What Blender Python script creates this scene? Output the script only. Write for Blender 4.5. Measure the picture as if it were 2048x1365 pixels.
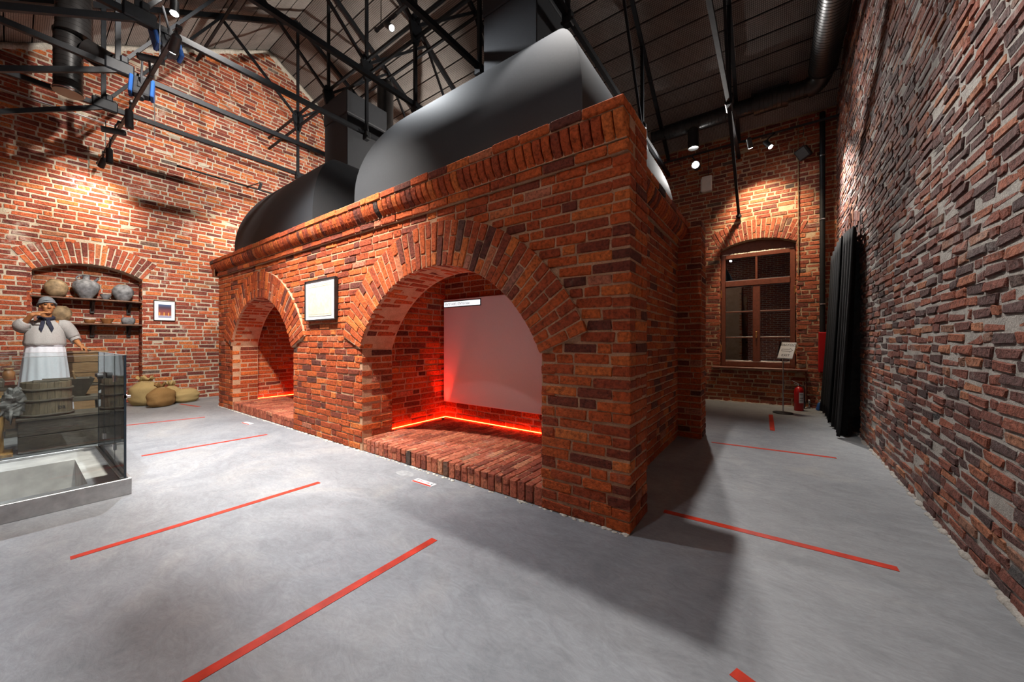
import bpy, math, random
import numpy as np
from mathutils import Vector, Matrix, noise
R = math.radians
rng = random.Random(7)
scn = bpy.context.scene
COL = scn.collection
for o in list(bpy.data.objects):
    bpy.data.objects.remove(o)

# ------------------------------------------------------------------ camera, world, exposure
CAM_H = 1.3
YAW = 35.93
cam_d = bpy.data.cameras.new('camera'); cam = bpy.data.objects.new('camera', cam_d); COL.objects.link(cam)
cam.location = (0, 0, CAM_H); cam.rotation_euler = (R(90), 0, R(YAW))
cam_d.sensor_fit = 'HORIZONTAL'; cam_d.sensor_width = 36.0; cam_d.lens = 36.0 * 723.0 / 2048.0
cam_d.clip_start = 0.05; cam_d.clip_end = 100
scn.camera = cam
w = bpy.data.worlds.new('world'); scn.world = w; w.use_nodes = True
w.node_tree.nodes['Background'].inputs[0].default_value = (0.55, 0.62, 0.75, 1)
w.node_tree.nodes['Background'].inputs[1].default_value = 0.004
vs = scn.view_settings
vs.view_transform = 'Standard'; vs.look = 'None'; vs.gamma = 1.0; vs.use_curve_mapping = False
vs.exposure = 0.6
cy = scn.cycles
cy.max_bounces = 6; cy.diffuse_bounces = 3; cy.glossy_bounces = 3; cy.transparent_max_bounces = 12
cy.use_adaptive_sampling = True; cy.adaptive_threshold = 0.05; cy.adaptive_min_samples = 16
cy.sample_clamp_indirect = 6.0; cy.use_denoising = True; cy.caustics_reflective = False; cy.caustics_refractive = False

# spot lamps: (lamp position, aim, watts, cone degrees, blend, colour); the fixtures are built further down
LAMPS = {
    'kiln':   ((-3.45, 0.78, 4.95), (-4.9, 2.45, 0.8), 1500, 82, 1.0, (1.0, 0.93, 0.84)),
    'over':   ((-1.30, 2.78, 5.35), (0.05, 2.35, 0.0), 440, 88, 0.35, (1.0, 0.95, 0.90)),
    'pool':   ((-9.85, 0.93, 4.45), (-10.9, 0.7, 3.5), 130, 110, 0.9, (1.0, 0.84, 0.66)),
    'person': ((-5.3, 1.02, 4.45), (-8.9, 0.75, 1.3), 820, 70, 0.8, (1.0, 0.95, 0.88)),
    'floor':  ((-5.75, 1.12, 5.18), (-4.7, 0.8, 0.0), 1050, 92, 0.9, (0.90, 0.95, 1.0)),
    'wash':   ((-5.4, 1.42, 5.95), (-10.6, 2.4, 4.8), 760, 88, 0.9, (1.0, 0.93, 0.86)),
    'gable':  ((-5.0, 7.2, 3.9), (-10.4, 3.6, 7.0), 1100, 105, 0.6, (1.0, 0.90, 0.80)),
    'track':  ((-9.55, 3.3, 4.75), (-10.7, 3.1, 3.0), 170, 95, 0.9, (1.0, 0.86, 0.70)),
    'flare':  ((-1.34, 8.45, 5.02), (-1.2, 4.0, 4.2), 360, 135, 0.5, (1.0, 0.96, 0.92)),
    'scallop': ((-0.05, 8.35, 4.95), (0.95, 7.75, 3.35), 800, 66, 1.0, (1.0, 0.95, 0.88)),
    'window': ((-0.36, 8.18, 4.95), (-0.10, 9.1, 3.3), 300, 84, 0.9, (1.0, 0.80, 0.55)),
    'hood':   ((-4.25, 3.05, 5.6), (-2.8, 3.1, 4.2), 170, 100, 0.8, (0.92, 0.96, 1.0)),
    'pit':    ((-2.05, -0.25, 4.95), (-6.1, 0.05, 0.35), 520, 46, 0.9, (0.96, 0.97, 1.0)),  # added lamp out of view, brightens the pit walls and display
    'rear_fill':   ((-1.6, -0.75, 4.95), (-0.2, 2.0, 0.6), 55, 110, 0.9, (0.93, 0.96, 1.0)),  # invented fill lamp behind the camera, lifts the general light
}

# ------------------------------------------------------------------ helpers
def tag(o, label=None, cat=None, group=None, kind=None):
    if label: o['label'] = label
    if cat: o['category'] = cat
    if group: o['group'] = group
    if kind: o['kind'] = kind
    return o
def empty(name, loc=(0, 0, 0), rz=0.0, parent=None):
    o = bpy.data.objects.new(name, None); COL.objects.link(o); o.location = loc; o.rotation_euler = (0, 0, rz)
    o.empty_display_size = 0.1
    if parent: o.parent = parent
    return o
def copy_tree(o, parent=None):
    c = o.copy(); COL.objects.link(c)
    if parent: c.parent = parent
    for ch in list(o.children):
        copy_tree(ch, c)
    return c

class MB:
    def __init__(s): s.v = []; s.f = []
    def add(s, vs_, fs):
        b = len(s.v); s.v += [tuple(p) for p in vs_]; s.f += [tuple(b + i for i in f) for f in fs]; return s
    def box(s, x0, x1, y0, y1, z0, z1):
        return s.add([(x0,y0,z0),(x1,y0,z0),(x1,y1,z0),(x0,y1,z0),(x0,y0,z1),(x1,y0,z1),(x1,y1,z1),(x0,y1,z1)],
                     [(0,3,2,1),(4,5,6,7),(0,1,5,4),(1,2,6,5),(2,3,7,6),(3,0,4,7)])
    def bbox(s, x0, x1, y0, y1, z0, z1, b=0.006):
        # box with chamfered edges
        def ring(i, z): return [(x0+i,y0+b,z),(x0+b,y0+i,z),(x1-b,y0+i,z),(x1-i,y0+b,z),(x1-i,y1-b,z),(x1-b,y1-i,z),(x0+b,y1-i,z),(x0+i,y1-b,z)]
        vs_ = ring(b, z0) + ring(0, z0+b) + ring(0, z1-b) + ring(b, z1)
        fs = [tuple(range(7, -1, -1)), tuple(range(24, 32))]
        for k in range(3):
            for i in range(8):
                j = (i+1) % 8; fs.append((k*8+i, k*8+j, k*8+8+j, k*8+8+i))
        return s.add(vs_, fs)
    def beam(s, p, q, wd, ht, up=(0, 0, 1)):
        p = Vector(p); q = Vector(q); d = (q-p).normalized(); u = Vector(up)
        if abs(d.dot(u)) > 0.98: u = Vector((1, 0, 0))
        a = d.cross(u).normalized()*wd/2; b = a.cross(d).normalized()*ht/2
        return s.add([p-a-b,p+a-b,p+a+b,p-a+b,q-a-b,q+a-b,q+a+b,q-a+b],
                     [(0,3,2,1),(4,5,6,7),(0,1,5,4),(1,2,6,5),(2,3,7,6),(3,0,4,7)])
    def cyl(s, p, q, r, r2=None, n=16, cap=True):
        p = Vector(p); q = Vector(q); r2 = r if r2 is None else r2
        d = (q-p).normalized(); u = Vector((0,0,1)) if abs(d.z) < 0.95 else Vector((1,0,0))
        a = d.cross(u).normalized(); b = a.cross(d).normalized()
        vs_ = []
        for c, rr in ((p, r), (q, r2)):
            for i in range(n):
                t = 2*math.pi*i/n; vs_.append(c + a*rr*math.cos(t) - b*rr*math.sin(t))
        fs = [(i, (i+1) % n, n+(i+1) % n, n+i) for i in range(n)]
        if cap: fs += [tuple(range(n-1, -1, -1)), tuple(range(n, 2*n))]
        return s.add(vs_, fs)
    def tube(s, pts, r, n=8, closed=False, cap=True):
        pts = [Vector(p) for p in pts]; m = len(pts); vs_ = []; prev = None
        for i, p in enumerate(pts):
            d = (pts[(i+1) % m]-pts[i-1]) if (closed or 0 < i < m-1) else (pts[1]-pts[0] if i == 0 else pts[-1]-pts[-2])
            d.normalize()
            if prev is None:
                u = Vector((0,0,1)) if abs(d.z) < 0.9 else Vector((1,0,0)); a = d.cross(u).normalized()
            else:
                a = (prev - d*prev.dot(d)).normalized()
            prev = a; b = d.cross(a); rr = r[i] if isinstance(r, (list, tuple)) else r
            for k in range(n):
                t = 2*math.pi*k/n; vs_.append(p + a*rr*math.cos(t) + b*rr*math.sin(t))
        fs = []
        for i in range(m if closed else m-1):
            j = (i+1) % m
            for k in range(n): fs.append((i*n+k, i*n+(k+1) % n, j*n+(k+1) % n, j*n+k))
        if cap and not closed: fs += [tuple(range(n-1,-1,-1)), tuple(range((m-1)*n, m*n))]
        return s.add(vs_, fs)
    def lathe(s, prof, c=(0,0,0), n=28, cap=True, wob=0.0):
        vs_ = []; m = len(prof)
        for (r, z) in prof:
            for k in range(n):
                t = 2*math.pi*k/n; q = 1+wob*noise.noise(Vector((math.cos(t)*2, math.sin(t)*2, z*8)))
                vs_.append((c[0]+r*q*math.cos(t), c[1]+r*q*math.sin(t), c[2]+z))
        fs = [(i*n+k, i*n+(k+1) % n, (i+1)*n+(k+1) % n, (i+1)*n+k) for i in range(m-1) for k in range(n)]
        if cap: fs += [tuple(range(n-1,-1,-1)), tuple(range((m-1)*n, m*n))]
        return s.add(vs_, fs)
    def ball(s, c, rx, ry=None, rz=None, nu=16, nv=10, fn=None):
        ry = rx if ry is None else ry; rz = rx if rz is None else rz
        vs_ = []; c = Vector(c)
        for j in range(1, nv):
            ph = math.pi*j/nv - math.pi/2
            for i in range(nu):
                t = 2*math.pi*i/nu
                p = Vector((rx*math.cos(ph)*math.cos(t), ry*math.cos(ph)*math.sin(t), rz*math.sin(ph)))
                vs_.append(c + (fn(p) if fn else p))
        lo = Vector((0,0,-rz)); hi = Vector((0,0,rz))
        vs_ += [c+(fn(lo) if fn else lo), c+(fn(hi) if fn else hi)]; a = len(vs_)-2; b = a+1
        fs = [(j*nu+i, j*nu+(i+1) % nu, (j+1)*nu+(i+1) % nu, (j+1)*nu+i) for j in range(nv-2) for i in range(nu)]
        fs += [(a, (i+1) % nu, i) for i in range(nu)] + [(b, (nv-2)*nu+i, (nv-2)*nu+(i+1) % nu) for i in range(nu)]
        return s.add(vs_, fs)
    def capsule(s, p, q, r1, r2, n=14):
        s.cyl(p, q, r1, r2, n); s.ball(p, r1, nu=n, nv=8); s.ball(q, r2, nu=n, nv=8); return s
    def mesh(s, name):
        me = bpy.data.meshes.new(name); me.from_pydata(s.v, [], s.f); me.update(); return me
    def build(s, name, m, parent=None, smooth=False, loc=None):
        me = s.mesh(name)
        if m: me.materials.append(m)
        if smooth:
            me.polygons.foreach_set('use_smooth', [True]*len(me.polygons))
            if smooth is not True:
                me.set_sharp_from_angle(angle=R(smooth))
        o = bpy.data.objects.new(name, me); COL.objects.link(o)
        if parent: o.parent = parent
        if loc: o.location = loc
        return o

# ------------------------------------------------------------------ materials
class NT:
    def __init__(s, name):
        s.m = bpy.data.materials.new(name); s.m.use_nodes = True; s.t = s.m.node_tree
        s.b = s.t.nodes['Principled BSDF']; s.out = s.t.nodes['Material Output']
    def n(s, typ, **kw):
        nd = s.t.nodes.new(typ)
        for k, v in kw.items():
            if isinstance(k, str) and hasattr(nd, k): setattr(nd, k, v)
        return nd
    def l(s, a, b): s.t.links.new(a, b)
    def pos(s, scale=(1,1,1)):
        g = s.n('ShaderNodeNewGeometry'); mp = s.n('ShaderNodeMapping'); mp.inputs['Scale'].default_value = scale
        s.l(g.outputs['Position'], mp.inputs['Vector']); return mp.outputs[0]
    def noise(s, vec, scale, detail=4, rough=0.55, dist=0.0):
        x = s.n('ShaderNodeTexNoise'); x.inputs['Scale'].default_value = scale; x.inputs['Detail'].default_value = detail
        x.inputs['Roughness'].default_value = rough; x.inputs['Distortion'].default_value = dist
        if vec: s.l(vec, x.inputs['Vector'])
        return x.outputs['Fac']
    def ramp(s, fac, stops, interp='LINEAR'):
        r = s.n('ShaderNodeValToRGB'); r.color_ramp.interpolation = interp; e = r.color_ramp.elements
        while len(e) < len(stops): e.new(0.5)
        for i, (p, c) in enumerate(stops):
            e[i].position = p; e[i].color = (c[0], c[1], c[2], 1) if not isinstance(c, (int, float)) else (c, c, c, 1)
        s.l(fac, r.inputs['Fac']); return r.outputs['Color']
    def mix(s, fac, a, b, mode='MIX'):
        x = s.n('ShaderNodeMix'); x.data_type = 'RGBA'; x.blend_type = mode
        for v, k in ((fac, 0), (a, 6), (b, 7)):
            if isinstance(v, (int, float)): x.inputs[k].default_value = v
            elif isinstance(v, tuple): x.inputs[k].default_value = (v[0], v[1], v[2], 1)
            else: s.l(v, x.inputs[k])
        return x.outputs[2]
    def bump(s, h, strength=0.3, dist=0.01):
        b = s.n('ShaderNodeBump'); b.inputs['Strength'].default_value = strength; b.inputs['Distance'].default_value = dist
        s.l(h, b.inputs['Height']); s.l(b.outputs[0], s.b.inputs['Normal']); return b
    def set(s, col=None, rough=0.6, metal=0.0, spec=0.5):
        if col is not None:
            if isinstance(col, tuple): s.b.inputs['Base Color'].default_value = (col[0], col[1], col[2], 1)
            else: s.l(col, s.b.inputs['Base Color'])
        if isinstance(rough, (int, float)): s.b.inputs['Roughness'].default_value = rough
        else: s.l(rough, s.b.inputs['Roughness'])
        s.b.inputs['Metallic'].default_value = metal; s.b.inputs['Specular IOR Level'].default_value = spec
        return s.m

def simple(name, col, rough=0.6, metal=0.0, spec=0.5, var=0.15, scale=30, bump=0.0):
    t = NT(name); p = t.pos(); f = t.noise(p, scale, 4)
    c = t.ramp(f, [(0.3, tuple(x*(1-var) for x in col)), (0.7, tuple(min(1, x*(1+var)) for x in col))])
    if bump: t.bump(f, bump, 0.004)
    return t.set(c, rough, metal, spec)
def emit(name, col, strength):
    t = NT(name); e = t.n('ShaderNodeEmission'); e.inputs[0].default_value = (*col, 1); e.inputs[1].default_value = strength
    t.l(e.outputs[0], t.out.inputs[0]); return t.m

def brick_mat(name, stops, use_obj, lime=0.12, limecol=(0.62, 0.55, 0.47), fine=1.0, gain=1.0, sp=(0.62, 0.72)):
    t = NT(name); p = t.pos()
    if use_obj:
        oi = t.n('ShaderNodeObjectInfo'); fac = oi.outputs['Random']
    else:
        at = t.n('ShaderNodeAttribute'); at.attribute_name = 'rnd'; fac = at.outputs['Fac']
    base = t.ramp(fac, stops, 'LINEAR')
    n1 = t.noise(p, 38, 3, 0.65)
    mott = t.ramp(n1, [(0.30, 0.45*gain), (0.5, 1.0*gain), (0.70, 1.4*gain)])
    c = t.mix(1.0, base, mott, 'MULTIPLY')
    n2 = t.noise(p, 2.3, 3, 0.6, 0.6); n3 = t.noise(p, 26, 2, 0.6)
    ad = t.n('ShaderNodeMath'); ad.operation = 'MULTIPLY_ADD'; t.l(n3, ad.inputs[0]); ad.inputs[1].default_value = 0.35; t.l(n2, ad.inputs[2])
    lf = t.ramp(ad.outputs[0], [(sp[0]+0.17, 0.0), (sp[1]+0.2, lime*4 if lime*4 < 1 else 1.0)])
    c = t.mix(lf, c, limecol)
    n4 = t.noise(p, 120*fine, 2, 0.7)
    ad2 = t.n('ShaderNodeMath'); ad2.operation = 'MULTIPLY_ADD'; t.l(n4, ad2.inputs[0]); ad2.inputs[1].default_value = 0.5; t.l(n1, ad2.inputs[2])
    t.bump(ad2.outputs[0], 0.9, 0.014)
    return t.set(c, 0.82, 0, 0.25)
def mortar_mat(name, c0, c1, fine=1.0, strength=0.8):
    t = NT(name); p = t.pos(); n1 = t.noise(p, 9, 3, 0.6); n2 = t.noise(p, 90*fine, 3, 0.7)
    c = t.ramp(n1, [(0.3, c0), (0.7, c1)]); c = t.mix(1.0, c, t.ramp(n2, [(0.3, 0.7), (0.7, 1.15)]), 'MULTIPLY')
    t.bump(n2, strength, 0.012)
    return t.set(c, 0.92, 0, 0.15)

KILN_ST = [(0.0, (0.10, 0.030, 0.020)), (0.06, (0.15, 0.034, 0.019)), (0.16, (0.27, 0.048, 0.017)), (0.5, (0.385, 0.068, 0.017)), (0.8, (0.45, 0.088, 0.019)), (0.95, (0.53, 0.135, 0.030)), (0.985, (0.36, 0.13, 0.08)), (1.0, (0.04, 0.03, 0.028))]
LEFT_ST = [(0.0, (0.15, 0.045, 0.036)), (0.22, (0.23, 0.058, 0.040)), (0.45, (0.36, 0.082, 0.042)), (0.75, (0.47, 0.112, 0.048)), (0.93, (0.60, 0.18, 0.055)), (1.0, (0.14, 0.10, 0.085))]
RIGHT_ST = [(0.0, (0.075, 0.05, 0.048)), (0.25, (0.12, 0.06, 0.053)), (0.55, (0.185, 0.066, 0.047)), (0.82, (0.25, 0.083, 0.05)), (0.95, (0.33, 0.14, 0.075)), (1.0, (0.075, 0.07, 0.07))]
WIN_ST = [(0.0, (0.15, 0.05, 0.04)), (0.3, (0.26, 0.066, 0.04)), (0.7, (0.36, 0.092, 0.046)), (0.95, (0.44, 0.14, 0.06)), (1.0, (0.10, 0.075, 0.065))]
M = {}
HEARTH_ST = [(0.0, (0.20, 0.055, 0.034)), (0.15, (0.30, 0.075, 0.042)), (0.55, (0.40, 0.105, 0.056)), (0.9, (0.47, 0.15, 0.08)), (0.98, (0.50, 0.21, 0.11)), (1.0, (0.05, 0.04, 0.036))]
for k, st, lime, lc, sp in (('kiln', KILN_ST, 0.05, (0.55, 0.36, 0.26), (0.70, 0.80)), ('left', LEFT_ST, 0.13, (0.62, 0.52, 0.44), (0.60, 0.72)),
                            ('right', RIGHT_ST, 0.10, (0.36, 0.34, 0.32), (0.58, 0.74)), ('hearth', HEARTH_ST, 0.10, (0.55, 0.38, 0.30), (0.62, 0.76)), ('win', WIN_ST, 0.10, (0.55, 0.44, 0.34), (0.64, 0.76))):
    M[k+'_o'] = brick_mat(k+'_brick_single', st, True, lime, lc, sp=sp)
    M[k+'_m'] = brick_mat(k+'_brick_mass', st, False, lime, lc, sp=sp)
M['kiln_mortar'] = mortar_mat('kiln_mortar', (0.44, 0.25, 0.145), (0.58, 0.355, 0.225))
M['left_mortar'] = mortar_mat('left_mortar', (0.52, 0.45, 0.34), (0.68, 0.61, 0.49))
M['right_mortar'] = mortar_mat('right_mortar', (0.33, 0.31, 0.28), (0.47, 0.445, 0.41))
M['win_mortar'] = mortar_mat('win_mortar', (0.44, 0.31, 0.19), (0.58, 0.44, 0.30))
M['plaster'] = mortar_mat('lime_plaster', (0.52, 0.48, 0.40), (0.72, 0.68, 0.60), 0.5)

def floor_mat():
    t = NT('polished_concrete'); p = t.pos()
    n1 = t.noise(p, 0.9, 6, 0.6, 1.2); n2 = t.noise(t.pos((1, 1.6, 1)), 2.6, 7, 0.7, 2.2); n3 = t.noise(p, 22, 3, 0.7, 3.0)
    sw = t.noise(t.pos((1, 2.2, 1)), 6.0, 5, 0.68, 4.0)
    c = t.ramp(n1, [(0.3, (0.205, 0.218, 0.235)), (0.55, (0.262, 0.274, 0.290)), (0.75, (0.315, 0.315, 0.312))])
    c = t.mix(1.0, c, t.ramp(n2, [(0.3, 0.84), (0.5, 1.0), (0.7, 1.14)]), 'MULTIPLY')
    c = t.mix(1.0, c, t.ramp(sw, [(0.35, 0.90), (0.5, 1.0), (0.65, 1.09)]), 'MULTIPLY')
    r = t.ramp(n3, [(0.3, 0.36), (0.7, 0.56)])
    ad = t.n('ShaderNodeMath'); ad.operation = 'ADD'; t.l(sw, ad.inputs[0]); t.l(n3, ad.inputs[1])
    t.bump(ad.outputs[0], 0.13, 0.01)
    return t.set(c, r, 0, 0.4)
M['floor'] = floor_mat()
def ceil_mat():
    t = NT('insulation_under_netting'); p = t.pos()
    n1 = t.noise(p, 3, 4, 0.6); wr = t.noise(t.pos((0.6, 2.5, 2.5)), 12, 5, 0.65, 2.5)
    sx = t.n('ShaderNodeSeparateXYZ'); t.l(p, sx.inputs[0])
    def grid(o, f):
        a = t.n('ShaderNodeMath'); a.operation = 'MULTIPLY'; t.l(o, a.inputs[0]); a.inputs[1].default_value = f
        b = t.n('ShaderNodeMath'); b.operation = 'FRACT'; t.l(a.outputs[0], b.inputs[0])
        d = t.n('ShaderNodeMath'); d.operation = 'LESS_THAN'; t.l(b.outputs[0], d.inputs[0]); d.inputs[1].default_value = 0.2; return d.outputs[0]
    mx = t.n('ShaderNodeMath'); mx.operation = 'MAXIMUM'; t.l(grid(sx.outputs[0], 36), mx.inputs[0]); t.l(grid(sx.outputs[1], 42), mx.inputs[1])
    c = t.ramp(n1, [(0.3, (0.26, 0.24, 0.225)), (0.7, (0.36, 0.335, 0.315))])
    c = t.mix(mx.outputs[0], c, (0.05, 0.047, 0.045))
    t.bump(wr, 0.55, 0.02)
    return t.set(c, 0.6, 0, 0.4)
M['ceil'] = ceil_mat()
M['black'] = simple('matt_black_steel', (0.022, 0.023, 0.026), 0.5, 0.0, 0.5, 0.25, 20)
M['steel_dark'] = simple('dark_painted_steel', (0.006, 0.0075, 0.010), 0.6, 0.0, 0.3, 0.35, 14, 0.2)
M['hood'] = simple('black_hood_paint', (0.028, 0.031, 0.036), 0.72, 0.0, 0.3, 0.08, 60, 0.03)
M['duct'] = simple('black_spiral_duct', (0.013, 0.012, 0.012), 0.36, 0.1, 0.5, 0.3, 8)
M['lamp_on'] = emit('lamp_lens', (1.0, 0.97, 0.93), 220.0)
M['lamp_dim'] = emit('lamp_lens_dim', (1.0, 0.95, 0.9), 30.0)
M['led'] = emit('red_led_strip', (1.0, 0.03, 0.006), 75.0)
M['caption'] = emit('projected_caption_glow', (0.95, 0.97, 1.0), 0.75)  # projector light on the screen, put into a glowing material
M['red_tape'] = simple('red_floor_tape', (0.50, 0.032, 0.012), 0.5, 0, 0.4, 0.25, 12)
M['red_paint'] = simple('red_enamel', (0.42, 0.006, 0.008), 0.35, 0, 0.5, 0.06, 6)
M['white'] = simple('white_plastic', (0.72, 0.72, 0.70), 0.5, 0, 0.5, 0.05, 9)
M['paper'] = simple('white_mat_board', (0.80, 0.81, 0.83), 0.8, 0, 0.2, 0.03, 20)
M['ink'] = simple('black_print', (0.02, 0.02, 0.022), 0.7, 0, 0.2, 0.0, 3)
M['frame_black'] = simple('black_frame_wood', (0.014, 0.012, 0.012), 0.35, 0, 0.5, 0.2, 40)
M['brown_wood'] = simple('brown_painted_wood', (0.15, 0.042, 0.022), 0.38, 0, 0.5, 0.2, 25)
M['cloth_black'] = simple('black_velvet_curtain', (0.012, 0.012, 0.013), 0.95, 0, 0.2, 0.2, 60)
M['chrome'] = simple('brushed_metal', (0.55, 0.55, 0.56), 0.25, 1.0, 0.5, 0.08, 40)
M['brass'] = simple('brass', (0.62, 0.40, 0.14), 0.3, 1.0, 0.5, 0.1, 30)
M['steel'] = simple('steel_cladding', (0.42, 0.42, 0.42), 0.42, 0.7, 0.5, 0.15, 18)
M['concrete'] = simple('pale_concrete', (0.42, 0.41, 0.39), 0.85, 0, 0.3, 0.2, 7, 0.3)
M['blue'] = simple('blue_enamel', (0.015, 0.07, 0.25), 0.4, 0, 0.5, 0.1, 8)
M['screen'] = simple('projection_screen', (0.78, 0.70, 0.72), 0.8, 0, 0.2, 0.03, 90)
M['linen'] = simple('grey_linen', (0.33, 0.325, 0.315), 0.9, 0, 0.2, 0.1, 90, 0.3)
M['apron'] = simple('white_apron_cotton', (0.60, 0.63, 0.68), 0.9, 0, 0.2, 0.06, 60, 0.2)
M['cap'] = simple('grey_wool_cap', (0.16, 0.175, 0.19), 0.95, 0, 0.2, 0.25, 120, 0.5)
M['navy'] = simple('navy_kerchief', (0.015, 0.018, 0.035), 0.8, 0, 0.3, 0.2, 60)
M['skin'] = simple('mannequin_skin', (0.34, 0.145, 0.055), 0.5, 0, 0.4, 0.15, 40, 0.1)
M['eye'] = simple('painted_eye', (0.03, 0.02, 0.015), 0.3, 0, 0.5, 0.0, 10)
M['burlap'] = simple('burlap', (0.40, 0.29, 0.13), 0.95, 0, 0.1, 0.18, 140, 0.6)
M['burlap_brown'] = simple('brown_burlap', (0.27, 0.155, 0.060), 0.95, 0, 0.1, 0.2, 140, 0.6)
M['rope'] = simple('hemp_rope', (0.42, 0.30, 0.16), 0.9, 0, 0.1, 0.25, 90, 0.5)
M['clay_grey'] = simple('grey_fired_clay', (0.17, 0.175, 0.185), 0.6, 0, 0.4, 0.55, 14, 0.3)
M['clay_tan'] = simple('tan_fired_clay', (0.28, 0.20, 0.115), 0.7, 0, 0.3, 0.55, 11, 0.3)
M['clay_brown'] = simple('brown_glazed_clay', (0.24, 0.10, 0.035), 0.4, 0, 0.5, 0.35, 12, 0.1)
M['shelf'] = simple('dark_shelf_board', (0.14, 0.075, 0.048), 0.6, 0, 0.3, 0.3, 20, 0.2)
def wood(name, c0, c1, sc=(1, 1, 1), rough=0.7):
    t = NT(name); p = t.pos(sc); n = t.noise(p, 7, 6, 0.65, 1.5); n2 = t.noise(p, 40, 4, 0.6)
    c = t.ramp(n, [(0.3, c0), (0.7, c1)]); c = t.mix(1.0, c, t.ramp(n2, [(0.3, 0.75), (0.7, 1.15)]), 'MULTIPLY')
    t.bump(n2, 0.4, 0.006); return t.set(c, rough, 0, 0.3)
M['wood_dark'] = wood('weathered_dark_wood', (0.035, 0.027, 0.02), (0.10, 0.08, 0.055), (3, 0.6, 3))
M['wood_mid'] = wood('brown_planks', (0.16, 0.085, 0.035), (0.34, 0.21, 0.10), (3, 0.5, 4))
M['wood_stave'] = wood('barrel_staves', (0.07, 0.053, 0.035), (0.18, 0.14, 0.085), (5, 5, 0.5))
M['wood_yellow'] = wood('yellow_log', (0.22, 0.10, 0.025), (0.48, 0.27, 0.07), (5, 5, 0.5))
M['felt'] = simple('matted_grey_wool', (0.13, 0.12, 0.11), 0.95, 0, 0.2, 0.6, 22, 0.8)
M['stone'] = simple('grey_stone', (0.20, 0.20, 0.20), 0.85, 0, 0.3, 0.3, 12, 0.5)
M['night'] = simple('night_dark', (0.004, 0.005, 0.007), 0.9, 0, 0.1, 0.0, 1)
def glass_mat(name, tint, minr):
    t = NT(name); fr = t.n('ShaderNodeFresnel'); fr.inputs[0].default_value = 1.5
    a = t.n('ShaderNodeMath'); a.operation = 'ADD'; a.use_clamp = True; t.l(fr.outputs[0], a.inputs[0]); a.inputs[1].default_value = minr
    tr = t.n('ShaderNodeBsdfTransparent'); tr.inputs[0].default_value = (*tint, 1)
    gl = t.n('ShaderNodeBsdfGlossy'); gl.inputs['Roughness'].default_value = 0.0
    mx = t.n('ShaderNodeMixShader'); t.l(a.outputs[0], mx.inputs[0]); t.l(tr.outputs[0], mx.inputs[1]); t.l(gl.outputs[0], mx.inputs[2])
    t.l(mx.outputs[0], t.out.inputs[0]); return t.m
M['glass'] = glass_mat('case_glass', (0.90, 0.93, 0.93), 0.0)
M['window_glass'] = glass_mat('window_glass', (0.75, 0.8, 0.85), 0.07)
M['glass_edge'] = simple('dark_glass_edge', (0.012, 0.02, 0.028), 0.2, 0, 0.5, 0.1, 5)

# ------------------------------------------------------------------ bricks
class Brick:
    __slots__ = ('mat', 'l', 'h', 'p', 'd', 'tp', 'rnd')
    def __init__(s, mat, l, h, p, d=0.05, tp=0.0):
        s.mat, s.l, s.h, s.p, s.d, s.tp = mat, l, h, p, d, tp; s.rnd = rng.random()
def frame(O, U, V, N):
    m = Matrix.Identity(4)
    for i, a in enumerate((U, V, N)):
        a = Vector(a)
        for k in range(3): m[k][i] = a[k]
    for k in range(3): m[k][3] = O[k]
    return m
def brick_geo(L, Hh, p, d, tp=0.0, jit=0.004, rg=rng):
    # worn brick: chamfered octagon outline, bevelled front; local x = length, y = height, z = outward
    b = rg.uniform(0.003, 0.007); c = min(rg.uniform(0.003, 0.010), Hh*0.25, L*0.25)
    x, y = L/2, Hh/2
    o = [(-x, -y+c), (-x+c, -y), (x-c, -y), (x, -y+c), (x, y-c), (x-c, y), (-x+c, y), (-x, y-c)]
    o = [(a + rg.uniform(-jit, jit), (q + rg.uniform(-jit, jit))*(1+tp*a/x)) for a, q in o]
    kx, ky = (x-b)/x, (y-b)/y
    tl, tu = rg.uniform(-0.5, 0.5)*jit, rg.uniform(-0.5, 0.5)*jit
    vs_ = [(a, q, -d) for a, q in o] + [(a, q, p-b) for a, q in o]
    vs_ += [(a*kx + rg.uniform(-.4, .4)*jit, q*ky + rg.uniform(-.4, .4)*jit, p + a/x*tl + q/y*tu + rg.uniform(-.3, .3)*jit) for a, q in o]
    fs = []
    for k in (0, 8):
        for i in range(8):
            j = (i+1) % 8; fs.append((k+i, k+j, k+8+j, k+8+i))
    fs.append(tuple(range(16, 24)))
    return vs_, fs
TEMPL = {}
def template(L, Hh, p, d, tp, m, jit):
    key = (round(L, 3), round(Hh, 3), round(d, 2), round(tp, 2), m.name)
    if key not in TEMPL:
        TEMPL[key] = []
        for k in range(5):
            mb = MB(); mb.add(*brick_geo(L, Hh, p, d, tp, jit)); me = mb.mesh('brick'); me.materials.append(m); TEMPL[key].append(me)
    return rng.choice(TEMPL[key])
SX, CX = math.sin(R(YAW)), math.cos(R(YAW))
def shown(b):
    c = b.mat.translation; d = -SX*c.x + CX*c.y
    if d < 0.3: return 0
    u = 1024 + 723*(CX*c.x+SX*c.y)/d; v = 682.5 - 723*(c.z-CAM_H)/d
    if not (-30 < u < 2078 and -20 < v < 1385): return 0
    vd = Vector((-c.x, -c.y, CAM_H-c.z)); n = b.mat.to_3x3() @ Vector((0, 0, 1)); cs = n.dot(vd)/vd.length
    return max(0, cs)*b.l*b.h/(vd.length*d*d)*d
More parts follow.
